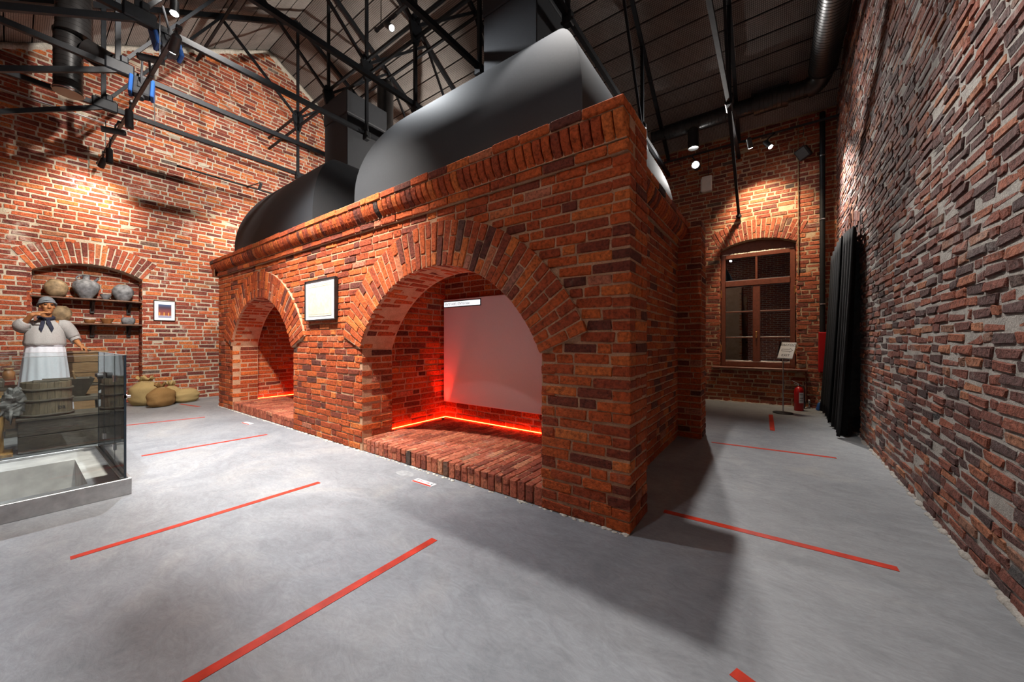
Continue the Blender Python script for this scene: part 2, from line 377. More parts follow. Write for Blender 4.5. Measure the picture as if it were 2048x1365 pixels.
def emit_bricks(bricks, parent, mo, mm, n_single, name='brick', mass='brickwork', jit=0.004, hidden=None):
    sc = [(0 if (hidden and hidden(b)) else shown(b)) for b in bricks]
    order = sorted(range(len(bricks)), key=lambda i: -sc[i])
    single = [i for i in order[:n_single] if sc[i] > 0]; ss = set(single)
    for i in single:
        b = bricks[i]
        L0 = min((0.065, 0.12, 0.18, 0.25), key=lambda x: abs(x-b.l))
        me = template(L0, b.h if b.tp else 0.066, 0.006, b.d, b.tp, mo, jit)
        o = bpy.data.objects.new(name, me); COL.objects.link(o); o.parent = parent
        pl = b.mat @ Matrix.Translation((0, 0, b.p-0.006)) @ Matrix.Diagonal((b.l/L0, b.h/(b.h if b.tp else 0.066), 1, 1))
        o.matrix_local = pl
    mb = MB(); rn = []
    for i, b in enumerate(bricks):
        if i in ss: continue
        vs_, fs = brick_geo(b.l, b.h, b.p, b.d, b.tp, jit)
        mb.add([b.mat @ Vector(q) for q in vs_], fs); rn += [b.rnd]*len(fs)
    if mb.v:
        o = mb.build(mass, mm, parent); a = o.data.attributes.new('rnd', 'FLOAT', 'FACE'); a.data.foreach_set('value', rn)
        o['kind'] = 'stuff'; return o

def courses(fr, u0, u1, v0, v1, ch, mort, excl=None, corner=(None, None), proud=(0.003, 0.011), rough=0.0, ps=0.62, d=0.05, k0=0, sl=0.25, hd=0.12):
    """brick courses on a face; corner=(left,right): parity (0/1) of the courses whose end brick turns the corner here."""
    out = []; k = k0; v = v0
    while v + ch*0.6 <= v1 + 1e-6:
        h = min(ch, v1-v) - mort; a, b = u0, u1; par = k % 2; dl = dr = d
        if corner[0] is not None:
            if par == corner[0]: a = u0-0.004; dl = 0.118
            else: a = u0+0.125
        if corner[1] is not None:
            if par == corner[1]: b = u1+0.004; dr = 0.118
            else: b = u1-0.125
        cuts = []; u = a - (0 if corner[0] is not None else rng.uniform(0, 0.2)); last = None
        while u < b:
            ln = (sl if rng.random() < ps else hd) + rng.uniform(-0.012, 0.012)*(1+4*rough)
            if last == 'h' and ln < 0.16: ln = sl + rng.uniform(-.01, .01)
            last = 'h' if ln < 0.16 else 's'
            if b-(u+ln+mort) < 0.075: ln = b-u+1e-9
            cuts.append((u, min(u+ln, b))); u += ln + mort
        ex = sorted(excl(v, v+ch)) if excl else []
        for (p, q) in cuts:
            segs = [(max(p, a), q)]
            for (e0, e1) in ex:
                ns = []
                for (s0, s1) in segs:
                    if e1 <= s0 or e0 >= s1: ns.append((s0, s1))
                    else:
                        if e0-s0 > 0.02: ns.append((s0, e0))
                        if s1-e1 > 0.02: ns.append((e1, s1))
                segs = ns
            for (s0, s1) in segs:
                l = s1-s0
                if l < 0.035: continue
                dd = dl if abs(s0-a) < 1e-4 else (dr if abs(s1-b) < 1e-4 else d)
                pr = rng.uniform(*proud)
                if rough and rng.random() < rough*.5: pr -= rng.uniform(0, 0.006)
                wob = rng.uniform(-.004, .004)*(1+2*rough)
                m = fr @ Matrix.Translation(((s0+s1)/2, v+ch/2+wob, 0)) @ Matrix.Rotation(rng.gauss(0, 0.006+0.012*rough), 4, 'Z')
                out.append(Brick(m, l, h*rng.uniform(0.93, 1.03 if rough == 0 else 1.06), pr, dd))
        v += ch; k += 1
    return out

def arch_ring(fr, uc, vc, r, T, a0, a1, n, mort, proud=0.03, lens=(0.26, 0.13)):
    out = []; da = (a1-a0)/n
    for i in range(n):
        a = a0+da*(i+0.5); x = r
        seq = lens if i % 2 == 0 else lens[::-1]; tot = sum(seq)
        for j, ln in enumerate(seq):
            l = T*ln/tot - (mort if j == 0 else 0); rm = x+l/2; hh = da*rm-mort
            tp = (da*l/2)/hh
            m = fr @ Matrix.Translation((uc+rm*math.cos(a), vc+rm*math.sin(a), 0)) @ Matrix.Rotation(a+rng.gauss(0, .004), 4, 'Z')
            out.append(Brick(m, l, round(hh, 3), proud+rng.uniform(-.004, .006), 0.05+proud, round(tp, 2))); x += l+mort
    return out
def soffit(fr_axis, uc, vc, r, a0, a1, n, mort, dep, O, U, V, N):
    out = []; da = (a1-a0)/n
    U, V, N = Vector(U), Vector(V), Vector(N)
    for i in range(n):
        a = a0+da*(i+0.5); rad = U*math.cos(a)+V*math.sin(a); tan = -U*math.sin(a)+V*math.cos(a)
        x = 0.0; seq = (0.26, 0.13) if i % 2 == 0 else (0.13, 0.26); tot = sum(seq)
        for j, ln in enumerate(seq):
            l = dep*ln/tot-mort
            c = Vector(O)+U*uc+V*vc+rad*r-N*(x+l/2+mort/2); x += l+mort
            out.append(Brick(frame(c, -N, tan, -rad), l, da*r-mort*1.6, rng.uniform(-.002, .006), 0.03))
    return out

class Seg:      # segmental arch over an opening
    def __init__(s, ua, ub, vs_, rise):
        s.ua, s.ub, s.vs, s.rise = ua, ub, vs_, rise; h = (ub-ua)/2; s.uc = (ua+ub)/2
        s.r = (h*h+rise*rise)/(2*rise); s.vc = vs_+rise-s.r; s.a0 = math.asin((s.r-rise)/s.r); s.a1 = math.pi-s.a0
    def crown(s, u, off=0.0):
        q = (s.r+off)**2-(u-s.uc)**2
        return s.vc+math.sqrt(q) if q > 0 else s.vs
    def excl(s, v0, v1, T, vb=0.0):
        # interval taken by the opening and its ring for a course v0..v1
        if v1 <= vb+0.01: return []
        vm = (v0+v1)/2; ro = s.r+T+0.006
        if vm < s.vs: w_ = (s.ub-s.ua)/2+0.004
        else: w_ = 0
        sk = s.vc+ro*math.sin(s.a0)
        if vm >= s.vs - 0.0:
            if vm <= sk:  # along the skewback
                w_ = max(w_, (vm-s.vc)/math.tan(s.a0)) if s.a0 > 0.01 else ro
            else:
                q = ro*ro-(vm-s.vc)**2
                if q > 0: w_ = math.sqrt(q)
        return [(s.uc-w_, s.uc+w_)] if w_ > 0 else []

def wall_mesh(mb, O, U, V, N, u0, u1, top, ops, step=0.12, thick=0.0):
    """mortar face of a wall with arched openings; ops = (Seg or None, ua, ub, vbottom, vtop, depth)"""
    O, U, V, N = Vector(O), Vector(U), Vector(V), Vector(N)
    us = {u0, u1}
    k = u0
    while k < u1: us.add(round(k, 4)); k += 0.6
    for (s, ua, ub, vb, vt, dp) in ops:
        n = max(2, int((ub-ua)/step))
        for i in range(n+1): us.add(ua+(ub-ua)*i/n)
    us = sorted(x for x in us if u0-1e-6 <= x <= u1+1e-6)
    P = lambda u, v, n=0.0: O+U*u+V*v-N*n
    for a, b in zip(us[:-1], us[1:]):
        if b-a < 1e-6: continue
        m = (a+b)/2; lo = [(0.0, 0.0)]; solid = []
        cur = (0.0, 0.0)
        for (s, ua, ub, vb, vt, dp) in sorted(ops, key=lambda q: q[3]):
            if ua-1e-6 < m < ub+1e-6:
                ca, cb = (s.crown(a), s.crown(b)) if s else (vt, vt)
                if vb > cur[0]+1e-6: solid.append((cur, (vb, vb)))
                cur = (ca, cb)
                mb.add([P(a, ca), P(b, cb), P(b, cb, dp), P(a, ca, dp)], [(0, 3, 2, 1)])
                if vb > 0: mb.add([P(a, vb), P(b, vb), P(b, vb, dp), P(a, vb, dp)], [(0, 1, 2, 3)])
        solid.append((cur, (top(a), top(b))))
        for (l0, l1), (h0, h1) in solid:
            mb.add([P(a, l0), P(b, l1), P(b, h1), P(a, h0)], [(0, 1, 2, 3)])
    for (s, ua, ub, vb, vt, dp) in ops:
        for u, fl in ((ua, 0), (ub, 1)):
            c = s.crown(u) if s else vt
            mb.add([P(u, vb), P(u, c), P(u, c, dp), P(u, vb, dp)], [(0, 1, 2, 3) if fl == 0 else (3, 2, 1, 0)])
    return mb

# ------------------------------------------------------------------ room shell
XL, XR, YW, YF = -10.65, 0.945, 9.05, -1.25
RY, RZ, SL = 3.9, 8.85, 0.617
roofz = lambda y: RZ-SL*abs(y-RY)
PIT = (-5.62, -4.58, -1.1, 0.36)
mb = MB()
for x0, x1, y0, y1 in ((XL-.5, PIT[0], YF-.3, YW+.3), (PIT[1], XR+.5, YF-.3, YW+.3), (PIT[0], PIT[1], PIT[3], YW+.3), (PIT[0], PIT[1], YF-.3, PIT[2])):
    mb.add([(x0,y0,0),(x1,y0,0),(x1,y1,0),(x0,y1,0)], [(0,1,2,3)])
fl = tag(mb.build('floor', M['floor']), 'grey polished concrete floor of the hall', 'floor', kind='structure')

b = MB(); vs_ = []; n = 22
for i in range(n):
    a = 2*math.pi*i/n; k = 1+.3*noise.noise(Vector((math.cos(a)*1.5, math.sin(a)*1.5, 5))); vs_.append((-2.93+.12*k*math.cos(a), 2.25+.055*k*math.sin(a), .0012))
b.add(vs_, [tuple(range(n))]); b.build('repair_patch', simple('pale_patch', (.33, .34, .35), .5, 0, .4, .2, 20), fl)
# left gable wall with niche (u = Y, facing +X)
niche = Seg(0.19, 1.58, 2.57, 0.21)
mb = MB(); Lf = ((XL-0.001, 0, 0), (0,1,0), (0,0,1), (1,0,0))
wall_mesh(mb, *Lf, YF-.3, YW+.3, roofz, [(niche, 0.19, 1.58, 0.0, 2.6, 0.34)])
mb.add([(XL-.35,.15,0),(XL-.35,1.62,0),(XL-.35,1.62,2.85),(XL-.35,.15,2.85)], [(0,1,2,3)])
wl = tag(mb.build('wall_left', M['left_mortar']), 'tall red brick gable wall with pottery niche', 'wall', kind='structure')
fL = frame((XL, 0, 0), *Lf[1:])
def exL(v0, v1):
    e = niche.excl(v0, v1, 0.40); vm = v1
    w_ = max(0.0, (RZ-vm)/SL-0.03); return e+[(-9, RY-w_), (RY+w_, 19)]
bl = courses(fL, -1.2, 6.6, 0.0, 8.8, 0.087, 0.021, exL, rough=0.35, ps=0.72, sl=0.255)
bl += arch_ring(fL, niche.uc, niche.vc, niche.r, 0.40, niche.a0, niche.a1, 21, 0.016, 0.008)
bl += courses(frame((XL-.345, 0, 0), *Lf[1:]), 0.2, 1.6, 0.0, 2.78, 0.084, 0.016, rough=0.2)
bl += courses(frame((XL, 1.58, 0), (-1,0,0), (0,0,1), (0,-1,0)), 0.0, 0.33, 0.0, 2.56, 0.086, 0.016, rough=0.3, ps=0.2)
bl += courses(frame((XL-.33, 0.19, 0), (1,0,0), (0,0,1), (0,1,0)), 0.0, 0.33, 0.0, 2.56, 0.086, 0.016, rough=0.3, ps=0.2)
def hidL(b):
    c = b.mat.translation
    return (c.y > 2.2 and c.z < 3.6) or c.z < 1.0 and c.y < 1.4 or c.y > 5.0
emit_bricks(bl, wl, M['left_o'], M['left_m'], 300, hidden=hidL, jit=0.005)

# window wall (u = -X so that it faces -Y)
win = Seg(-0.36, 0.955, 3.27, 0.16)   # u = -X
mb = MB(); Wf = ((0, YW+0.001, 0), (-1,0,0), (0,0,1), (0,-1,0))
wall_mesh(mb, *Wf, -1.3, 11.0, lambda u: roofz(YW)+0.4, [(win, -0.36, 0.955, 0.74, 3.3, 0.26)])
ww = tag(mb.build('wall_back', M['win_mortar']), 'red brick wall holding the brown window', 'wall', kind='structure')
fW = frame((0, YW, 0), *Wf[1:])
bw = courses(fW, -1.0, 2.7, 0.0, 5.72, 0.085, 0.020, lambda a, b: win.excl(a, b, 0.40, 0.72), rough=0.4, ps=0.7)
bw += arch_ring(fW, win.uc, win.vc, win.r, 0.40, win.a0, win.a1, 20, 0.016, 0.008)
for u0, ax in ((-0.36, 1), (0.955, -1)):
    fr = frame((0.36, YW, 0), (0,1,0), (0,0,1), (-1,0,0)) if ax == 1 else frame((-0.955, YW+.25, 0), (0,-1,0), (0,0,1), (1,0,0))
    bw += courses(fr, 0.0, 0.1 if ax == 1 else 0.25, 0.74, 3.27, 0.084, 0.017, rough=0.3, ps=0.1)
emit_bricks(bw, ww, M['win_o'], M['win_m'], 300, hidden=lambda b: b.mat.translation.x < -1.6, jit=0.006)

# right wall (u = -Y.. faces -X)
door = Seg(-8.35, -6.72, 2.62, 0.22)
mb = MB(); Rf = ((XR+0.004, 0, 0), (0,-1,0), (0,0,1), (-1,0,0))
wall_mesh(mb, *Rf, -YW-.3, -YF+.3, lambda u: roofz(-u)+.1, [(door, -8.35, -6.72, 0.0, 2.7, 0.5)])
wr = tag(mb.build('wall_right', M['right_mortar']), 'rough dark brick wall with curtained doorway', 'wall', kind='structure')
fR = frame((XR, 0, 0), *Rf[1:])
def exR(v0, v1):
    w_ = max(0.0, (RZ-v1)/SL); return door.excl(v0, v1, 0.38)+[(-19, -RY-w_), (-RY+w_, 19)]
br = courses(fR, -9.02, -1.2, 0.0, 8.2, 0.071, 0.017, exR, rough=0.5, ps=0.52, sl=0.225, hd=0.105, proud=(-0.002, 0.009))
br += arch_ring(fR, door.uc, door.vc, door.r, 0.38, door.a0, door.a1, 22, 0.016, 0.008)
emit_bricks(br, wr, M['right_o'], M['right_m'], 300, jit=0.008)

# wall behind the camera: only ever seen mirrored in the window panes
t = NT('far_brickwork'); p = t.pos(); sx = t.n('ShaderNodeSeparateXYZ'); t.l(p, sx.inputs[0]); cx = t.n('ShaderNodeCombineXYZ'); t.l(sx.outputs[0], cx.inputs[0]); t.l(sx.outputs[2], cx.inputs[1])
bt = t.n('ShaderNodeTexBrick'); t.l(cx.outputs[0], bt.inputs['Vector']); bt.inputs['Scale'].default_value = 1.0
bt.inputs['Brick Width'].default_value = 0.27; bt.inputs['Row Height'].default_value = 0.086; bt.inputs['Mortar Size'].default_value = 0.009
bt.inputs['Color1'].default_value = (0.36, 0.10, 0.05, 1); bt.inputs['Color2'].default_value = (0.20, 0.06, 0.045, 1); bt.inputs['Mortar'].default_value = (0.55, 0.47, 0.37, 1)
t.set(bt.outputs['Color'], 0.85, 0, 0.2)
mb = MB(); mb.add([(XL-.3,YF,0),(XR+.3,YF,0),(XR+.3,YF,roofz(YF)+.1),(XL-.3,YF,roofz(YF)+.1)], [(3,2,1,0)])
tag(mb.build('wall_front', t.m), 'red brick wall mirrored in the window panes', 'wall', kind='structure')

# ceiling: dark backing with insulation panels running along the ridge
mb = MB()
for sg in (-1, 1):
    y1 = RY+sg*5.6
    q = [(XL-.3,RY,RZ+.06),(XR+.3,RY,RZ+.06),(XR+.3,y1,RZ-SL*5.6+.06),(XL-.3,y1,RZ-SL*5.6+.06)]
    mb.add(q, [(0,1,2,3) if sg < 0 else (3,2,1,0)])
ce = tag(mb.build('ceiling', M['black']), 'grey netted insulation ceiling with dark seams under the roof', 'ceiling', kind='structure')
pitch = 0.285
for sg in (-1, 1):
    for i in range(18):
        ya, yb = i*pitch+0.008, (i+1)*pitch-0.008
        mbp = MB(); nseg = 24; vs_ = []
        for j in range(nseg+1):
            x = XL-.02+(XR-XL+.04)*j/nseg
            for k in range(5):
                yy = ya+(yb-ya)*k/4; sag = 0.022*math.sin(math.pi*k/4)*(0.7+0.5*noise.noise(Vector((x*1.3, yy*3, sg))))
                vs_.append((x, RY+sg*yy, RZ-SL*yy-sag+0.02))
        fs = [(j*5+k, j*5+k+1, j*5+5+k+1, j*5+5+k) for j in range(nseg) for k in range(4)]
        if sg > 0: pass
        mbp.add(vs_, fs); o = mbp.build('panel', M['ceil'], ce, smooth=True)

# lime crust along the top of the left gable
mb = MB()
for sg in (-1, 1):
    n = 60; vs_ = []
    for i in range(n+1):
        y = RY+sg*5.0*i/n; z = roofz(y)-0.02; th = 0.085+0.05*noise.noise(Vector((y*3.1, 0, 3)))+0.03*noise.noise(Vector((y*11, 0, 9)))
        ou = 0.05+0.03*noise.noise(Vector((y*5, 4, 1)))
        vs_ += [(XL-.02, y, z+.02), (XL+ou, y, z+.02), (XL+ou*.9, y, z-th*.6), (XL-.01, y, z-th)]
    mb.add(vs_, [(i*4+k, i*4+k+1, i*4+4+k+1, i*4+4+k) for i in range(n) for k in range(3)])
tag(mb.build('trim_1', M['plaster'], smooth=True), 'whitish lime crust along the top of the gable', 'trim', kind='structure')
mb = MB()
for i in range(150):
    y = 1.0+8*i/150; s = rng.uniform(.015, .045)
    mb.ball((XR-.0+rng.uniform(-.012, .01), y+rng.uniform(-.03, .03), 0.0), s*.8, s*1.4, s*.55, 7, 5)
for i in range(60):
    x = -2.3+3.2*i/60; s = rng.uniform(.015, .05); mb.ball((x, YW-.01+rng.uniform(-.02, .01), 0.0), s*1.5, s*.9, s*.5, 7, 5)
o = tag(mb.build('trim_2', M['right_mortar'], smooth=True), 'crumbled pale mortar along the foot of the walls', 'trim', kind='structure')

# ------------------------------------------------------------------ the brick kiln
KX0, KX1, KY0, KY1, KZ = -9.0, -0.78, 2.42, 5.70, 2.55
CH = 0.0805
A1 = Seg(-3.94, -1.468, 1.205, 0.825); A2 = Seg(-8.24, -5.72, 1.205, 0.825)
T = 0.42; HZ = 0.15
kiln = tag(empty('brick_kiln', (0, 0, 0)), 'large orange brick kiln with two arched hearths and moulded cornice', 'kiln')
mb = MB()
wall_mesh(mb, (0, KY0+.003, 0), (1,0,0), (0,0,1), (0,-1,0), KX0, KX1, lambda u: 2.9, [(A1, A1.ua, A1.ub, 0, 0, .41), (A2, A2.ua, A2.ub, 0, 0, .41)], 0.08)
PY = 2.81; RX = -1.06; BY = 5.30
def quad(a, b, z0=0.0, z1=2.9): mb.add([(a[0],a[1],z0),(b[0],b[1],z0),(b[0],b[1],z1),(a[0],a[1],z1)], [(0,1,2,3)])
e = 0.003
for a, b in (((KX1-e, KY0), (KX1-e, PY)), ((KX1, PY), (RX-e, PY)), ((RX-e, PY), (RX-e, BY)), ((RX, BY+e), (KX1, BY+e)), ((KX1-e, BY), (KX1-e, KY1)), ((KX1, KY1), (KX0, KY1)), ((KX0+e, KY1), (KX0+e, KY0))):
    quad(a, b)
mb.add([(KX0,KY0,2.88),(RX,KY0,2.88),(RX,KY1,2.88),(KX0,KY1,2.88)], [(0,1,2,3)])
for s in (A1, A2):      # fire chambers
    x0, x1, yb = s.ua-.10, s.ub+.10, 3.85
    mb.add([(x0,KY0+.41,0),(x0,yb,0),(x0,yb,2.5),(x0,KY0+.41,2.5)], [(3,2,1,0)])
    mb.add([(x1,KY0+.41,0),(x1,yb,0),(x1,yb,2.5),(x1,KY0+.41,2.5)], [(0,1,2,3)])
    mb.add([(x0,yb,0),(x1,yb,0),(x1,yb,2.5),(x0,yb,2.5)], [(0,1,2,3)])
    mb.add([(x0,KY0+.4,2.48),(x1,KY0+.4,2.48),(x1,yb,2.48),(x0,yb,2.48)], [(0,1,2,3)])
    # inner face of the front wall around the arch
    n = 30
    for i in range(n):
        a = s.ua+(s.ub-s.ua)*i/n; b = s.ua+(s.ub-s.ua)*(i+1)/n
        mb.add([(a,KY0+.41,s.crown(a)),(b,KY0+.41,s.crown(b)),(b,KY0+.41,2.5),(a,KY0+.41,2.5)], [(3,2,1,0)])
    for a, b in ((x0, s.ua), (s.ub, x1)): mb.add([(a,KY0+.41,0),(b,KY0+.41,0),(b,KY0+.41,2.5),(a,KY0+.41,2.5)], [(3,2,1,0)])
mb.build('masonry_core', M['kiln_mortar'], kiln)
CZ = 2.575   # underside of the cornice
fK = frame((0, KY0, 0), (1,0,0), (0,0,1), (0,-1,0))
exK = lambda v0, v1: A1.excl(v0, v1, T)+A2.excl(v0, v1, T)
bk = courses(fK, KX0, KX1, 0.0, CZ, CH, 0.0145, exK, corner=(0, 0), proud=(.002, .009), ps=0.66)
fs_ = frame((KX1, KY0, 0), (0,1,0), (0,0,1), (1,0,0))
bk += courses(fs_, 0.0, PY-KY0, 0.0, CZ+.32, CH, 0.0145, corner=(1, None), proud=(.002, .008), ps=.3)
bk += courses(frame((RX, PY, 0), (0,1,0), (0,0,1), (1,0,0)), 0.0, BY-PY, 0.0, CZ, CH, 0.0145, proud=(.002, .008), ps=.3)
bk += courses(frame((RX, BY, 0), (1,0,0), (0,0,1), (0,-1,0)), 0.0, KX1-RX, 0.0, CZ+.32, CH, 0.0145, corner=(None, 0), proud=(.002, .008), ps=.9, sl=.26)
bk += courses(frame((KX1, BY, 0), (0,1,0), (0,0,1), (1,0,0)), 0.0, KY1-BY, 0.0, CZ+.32, CH, 0.0145, corner=(1, None), proud=(.002, .008), ps=.5)
bk += courses(frame((KX0, KY1, 0), (0,-1,0), (0,0,1), (-1,0,0)), 0.0, KY1-KY0, 0.0, CZ, CH, 0.0145, corner=(None, 1), proud=(.002, .008))
for s in (A1, A2):      # jambs, chamber walls, soffit
    bk += courses(frame((s.ua, KY0, 0), (0,1,0), (0,0,1), (1,0,0)), 0.0, .41, HZ, s.vs, CH, 0.0145, corner=(1, None), proud=(.002, .008), k0=2)
    bk += courses(frame((s.ub, KY0+.41, 0), (0,-1,0), (0,0,1), (-1,0,0)), 0.0, .41, HZ, s.vs, CH, 0.0145, corner=(None, 1), proud=(.002, .008), k0=2)
    bk += courses(frame((s.ua-.10, KY0+.42, 0), (0,1,0), (0,0,1), (1,0,0)), 0.0, 1.0, HZ, 2.46, CH, 0.0145, proud=(.002, .008))
    bk += courses(frame((s.ub+.10, 3.85, 0), (0,-1,0), (0,0,1), (-1,0,0)), 0.0, 1.0, HZ, 2.46, CH, 0.0145, proud=(.002, .008))
    bk += courses(frame((s.ua-.10, 3.85, 0), (1,0,0), (0,0,1), (0,-1,0)), 0.0, s.ub-s.ua+.2, HZ, 2.46, CH, 0.0145, proud=(.002, .008))
    bk += soffit(None, s.uc, s.vc, s.r, s.a0, s.a1, 38, 0.014, .40, (0, KY0, 0), (1,0,0), (0,0,1), (0,-1,0))
def hidK(b):
    c = b.mat.translation
    return c.y > 2.9 and c.x < -4.1 or (c.y > 3.7 and -4 < c.x < -1.5 and c.z > .35)
emit_bricks(bk, kiln, M['kiln_o'], M['kiln_m'], 300, hidden=hidK)
for s in (A1, A2):
    n = 40; mb = MB(); vs_ = []
    for i in range(n+1):
        a = s.a0+(s.a1-s.a0)*i/n
        for rr, yy in ((s.r, KY0-.027), (s.r+T, KY0-.027), (s.r+T, KY0+.02), (s.r, KY0+.02)):
            vs_.append((s.uc+rr*math.cos(a), yy, s.vc+rr*math.sin(a)))
    mb.add(vs_, [(i*4+k, i*4+(k+1) % 4, i*4+4+(k+1) % 4, i*4+4+k) for i in range(n) for k in range(4)]+[(0,1,2,3), (n*4+3, n*4+2, n*4+1, n*4)])
    ar = mb.build('arch', M['kiln_mortar'], kiln)
    emit_bricks(arch_ring(fK, s.uc, s.vc, s.r, T, s.a0, s.a1, 44, 0.013, 0.034), ar, M['kiln_o'], M['kiln_m'], 300, 'voussoir', 'voussoir_rest', 0.003)
    # hearth: bricks on edge running front to back
    mb = MB(); mb.box(s.ua-.1, s.ub+.1, KY0+.02, 3.86, 0, HZ-.008)
    he = mb.build('hearth', M['kiln_mortar'], kiln)
    hb = []; nb = int((s.ub-s.ua)/0.078); wd = (s.ub-s.ua)/nb
    for i in range(-1, nb+1):
        xc = s.ua+wd*(i+.5); y = KY0+.006; inside = 0 <= i < nb
        if inside:   # upright header standing at the front edge
            hb.append(Brick(frame((xc, KY0+.012, HZ/2+.002), (0,0,1), (-1,0,0), (0,-1,0)), HZ-.004, wd-.011, .004+rng.uniform(-.004, .004), .05))
        y = KY0+.002 if inside else KY0+.43
        first = .25 if i % 2 else .125
        while y < 3.84:
            ln = min(first, 3.85-y); first = .25
            hb.append(Brick(frame((xc, y+ln/2, HZ), (0,1,0), (-1,0,0), (0,0,1)), ln-.010, wd-.010, rng.uniform(-.004, .003), .045)); y += ln
    emit_bricks(hb, he, M['hearth_o'], M['hearth_m'], 300 if s is A1 else 60, 'hearth_brick', 'hearth_brickwork', 0.003)

# cornice: stretcher course, bull-nosed soldier course, projecting top course
def cornice_run(P0, U, N, length, name_mass, n_single, over=(0, 0), prj=1.0):
    P0, U, N = Vector(P0), Vector(U), Vector(N); Z = Vector((0, 0, 1))
    co = MB(); a = -over[0]; b = length+over[1]
    for (z0, z1, pj) in ((CZ, CZ+.078, .035), (CZ+.078, CZ+.24, .055), (CZ+.24, CZ+.32, .125)):
        pj = pj*prj-.012
        q = [P0+U*x+N*n+Z*z for x in (a+.008, b-.008) for n in (-.1, pj) for z in (z0, z1)]
        co.add(q, [(0,2,6,4), (1,5,7,3), (2,3,7,6), (0,1,3,2), (4,6,7,5)])
    cn = co.build('cornice', M['kiln_mortar'], kiln)
    bs = []
    bs += courses(frame(P0+N*.035*prj, U, Z, N), a, b, CZ, CZ+.080, .080, .011, proud=(.002, .008), ps=.85, d=.09)
    bs += courses(frame(P0+N*.125*prj, U, Z, N), a, b, CZ+.242, CZ+.323, .081, .010, proud=(-.003, .008), ps=.9, d=.16)
    emit_bricks(bs, cn, M['kiln_o'], M['kiln_m'], n_single, 'cornice_brick', name_mass)
    # soldiers with rounded face
    n = int((b-a)/0.079); wd = (b-a)/n; prof = [(0.0, .042), (.02, .062), (.05, .088), (.085, .105), (.12, .115), (.153, .118)]
    sol = []
    for i in range(n):
        m = MB(); hw = wd/2-.005; vs_ = []
        for (z, pj) in prof:
            for x in (-hw, -hw+.006, hw-.006, hw): vs_.append((x+rng.uniform(-.0015, .0015), z, pj*prj-(.006 if abs(x) == hw else 0)+rng.uniform(-.002, .002)))
        k = len(prof); vs_ += [(-hw, 0, -.05), (hw, 0, -.05), (hw, .153, -.05), (-hw, .153, -.05)]
        fs = [(j*4+c, j*4+c+1, j*4+5+c, j*4+4+c) for j in range(k-1) for c in range(3)]
        fs += [tuple([k*4] + [j*4 for j in range(k)] + [k*4+3])[::-1], tuple([k*4+1] + [j*4+3 for j in range(k)] + [k*4+2]), (0, k*4, k*4+1, 3, 2, 1), ((k-1)*4, (k-1)*4+1, (k-1)*4+2, (k-1)*4+3, k*4+2, k*4+3)]
        sol.append((frame(P0+U*(a+wd*(i+.5))+Z*(CZ+.082), U, Z, N), vs_, fs[:-1]))
    protos = {}
    big = MB(); rn = []
    for i, (mt, vs_, fs) in enumerate(sol):
        c = mt.translation; near = n_single and c.x > -6.6
        if near:
            k = i % 9
            if k not in protos:
                mm = MB(); mm.add(vs_, fs); me = mm.mesh('soldier_brick'); me.materials.append(M['kiln_o']); protos[k] = me
            o = bpy.data.objects.new('soldier_brick', protos[k]); COL.objects.link(o); o.parent = cn; o.matrix_local = mt
        else:
            big.add([mt @ Vector(q) for q in vs_], fs); rn += [rng.random()]*len(fs)
    if big.v:
        o = big.build('soldier_brickwork', M['kiln_m'], cn); at = o.data.attributes.new('rnd', 'FLOAT', 'FACE'); at.data.foreach_set('value', rn); o['kind'] = 'stuff'
cornice_run((KX0, KY0, 0), (1,0,0), (0,-1,0), KX1-KX0, 'cornice_brickwork', 90, over=(.10, 0))
cornice_run((RX, PY, 0), (0,1,0), (1,0,0), BY-PY, 'cornice_brickwork', 30)
cornice_run((KX0, KY1, 0), (0,-1,0), (-1,0,0), KY1-KY0, 'cornice_brickwork', 0, over=(0, .10))

# mortar crumbs at the foot of the kiln
mb = MB()
for i in range(260):
    x = KX0+(KX1-KX0)*rng.random(); s = rng.uniform(.006, .018)
    mb.ball((x, KY0-.004-abs(rng.gauss(0, .012)), 0.001), s*1.6, s, s*.45, 6, 4)
o = mb.build('mortar_crumbs', M['plaster'], kiln, smooth=True); o['kind'] = 'stuff'

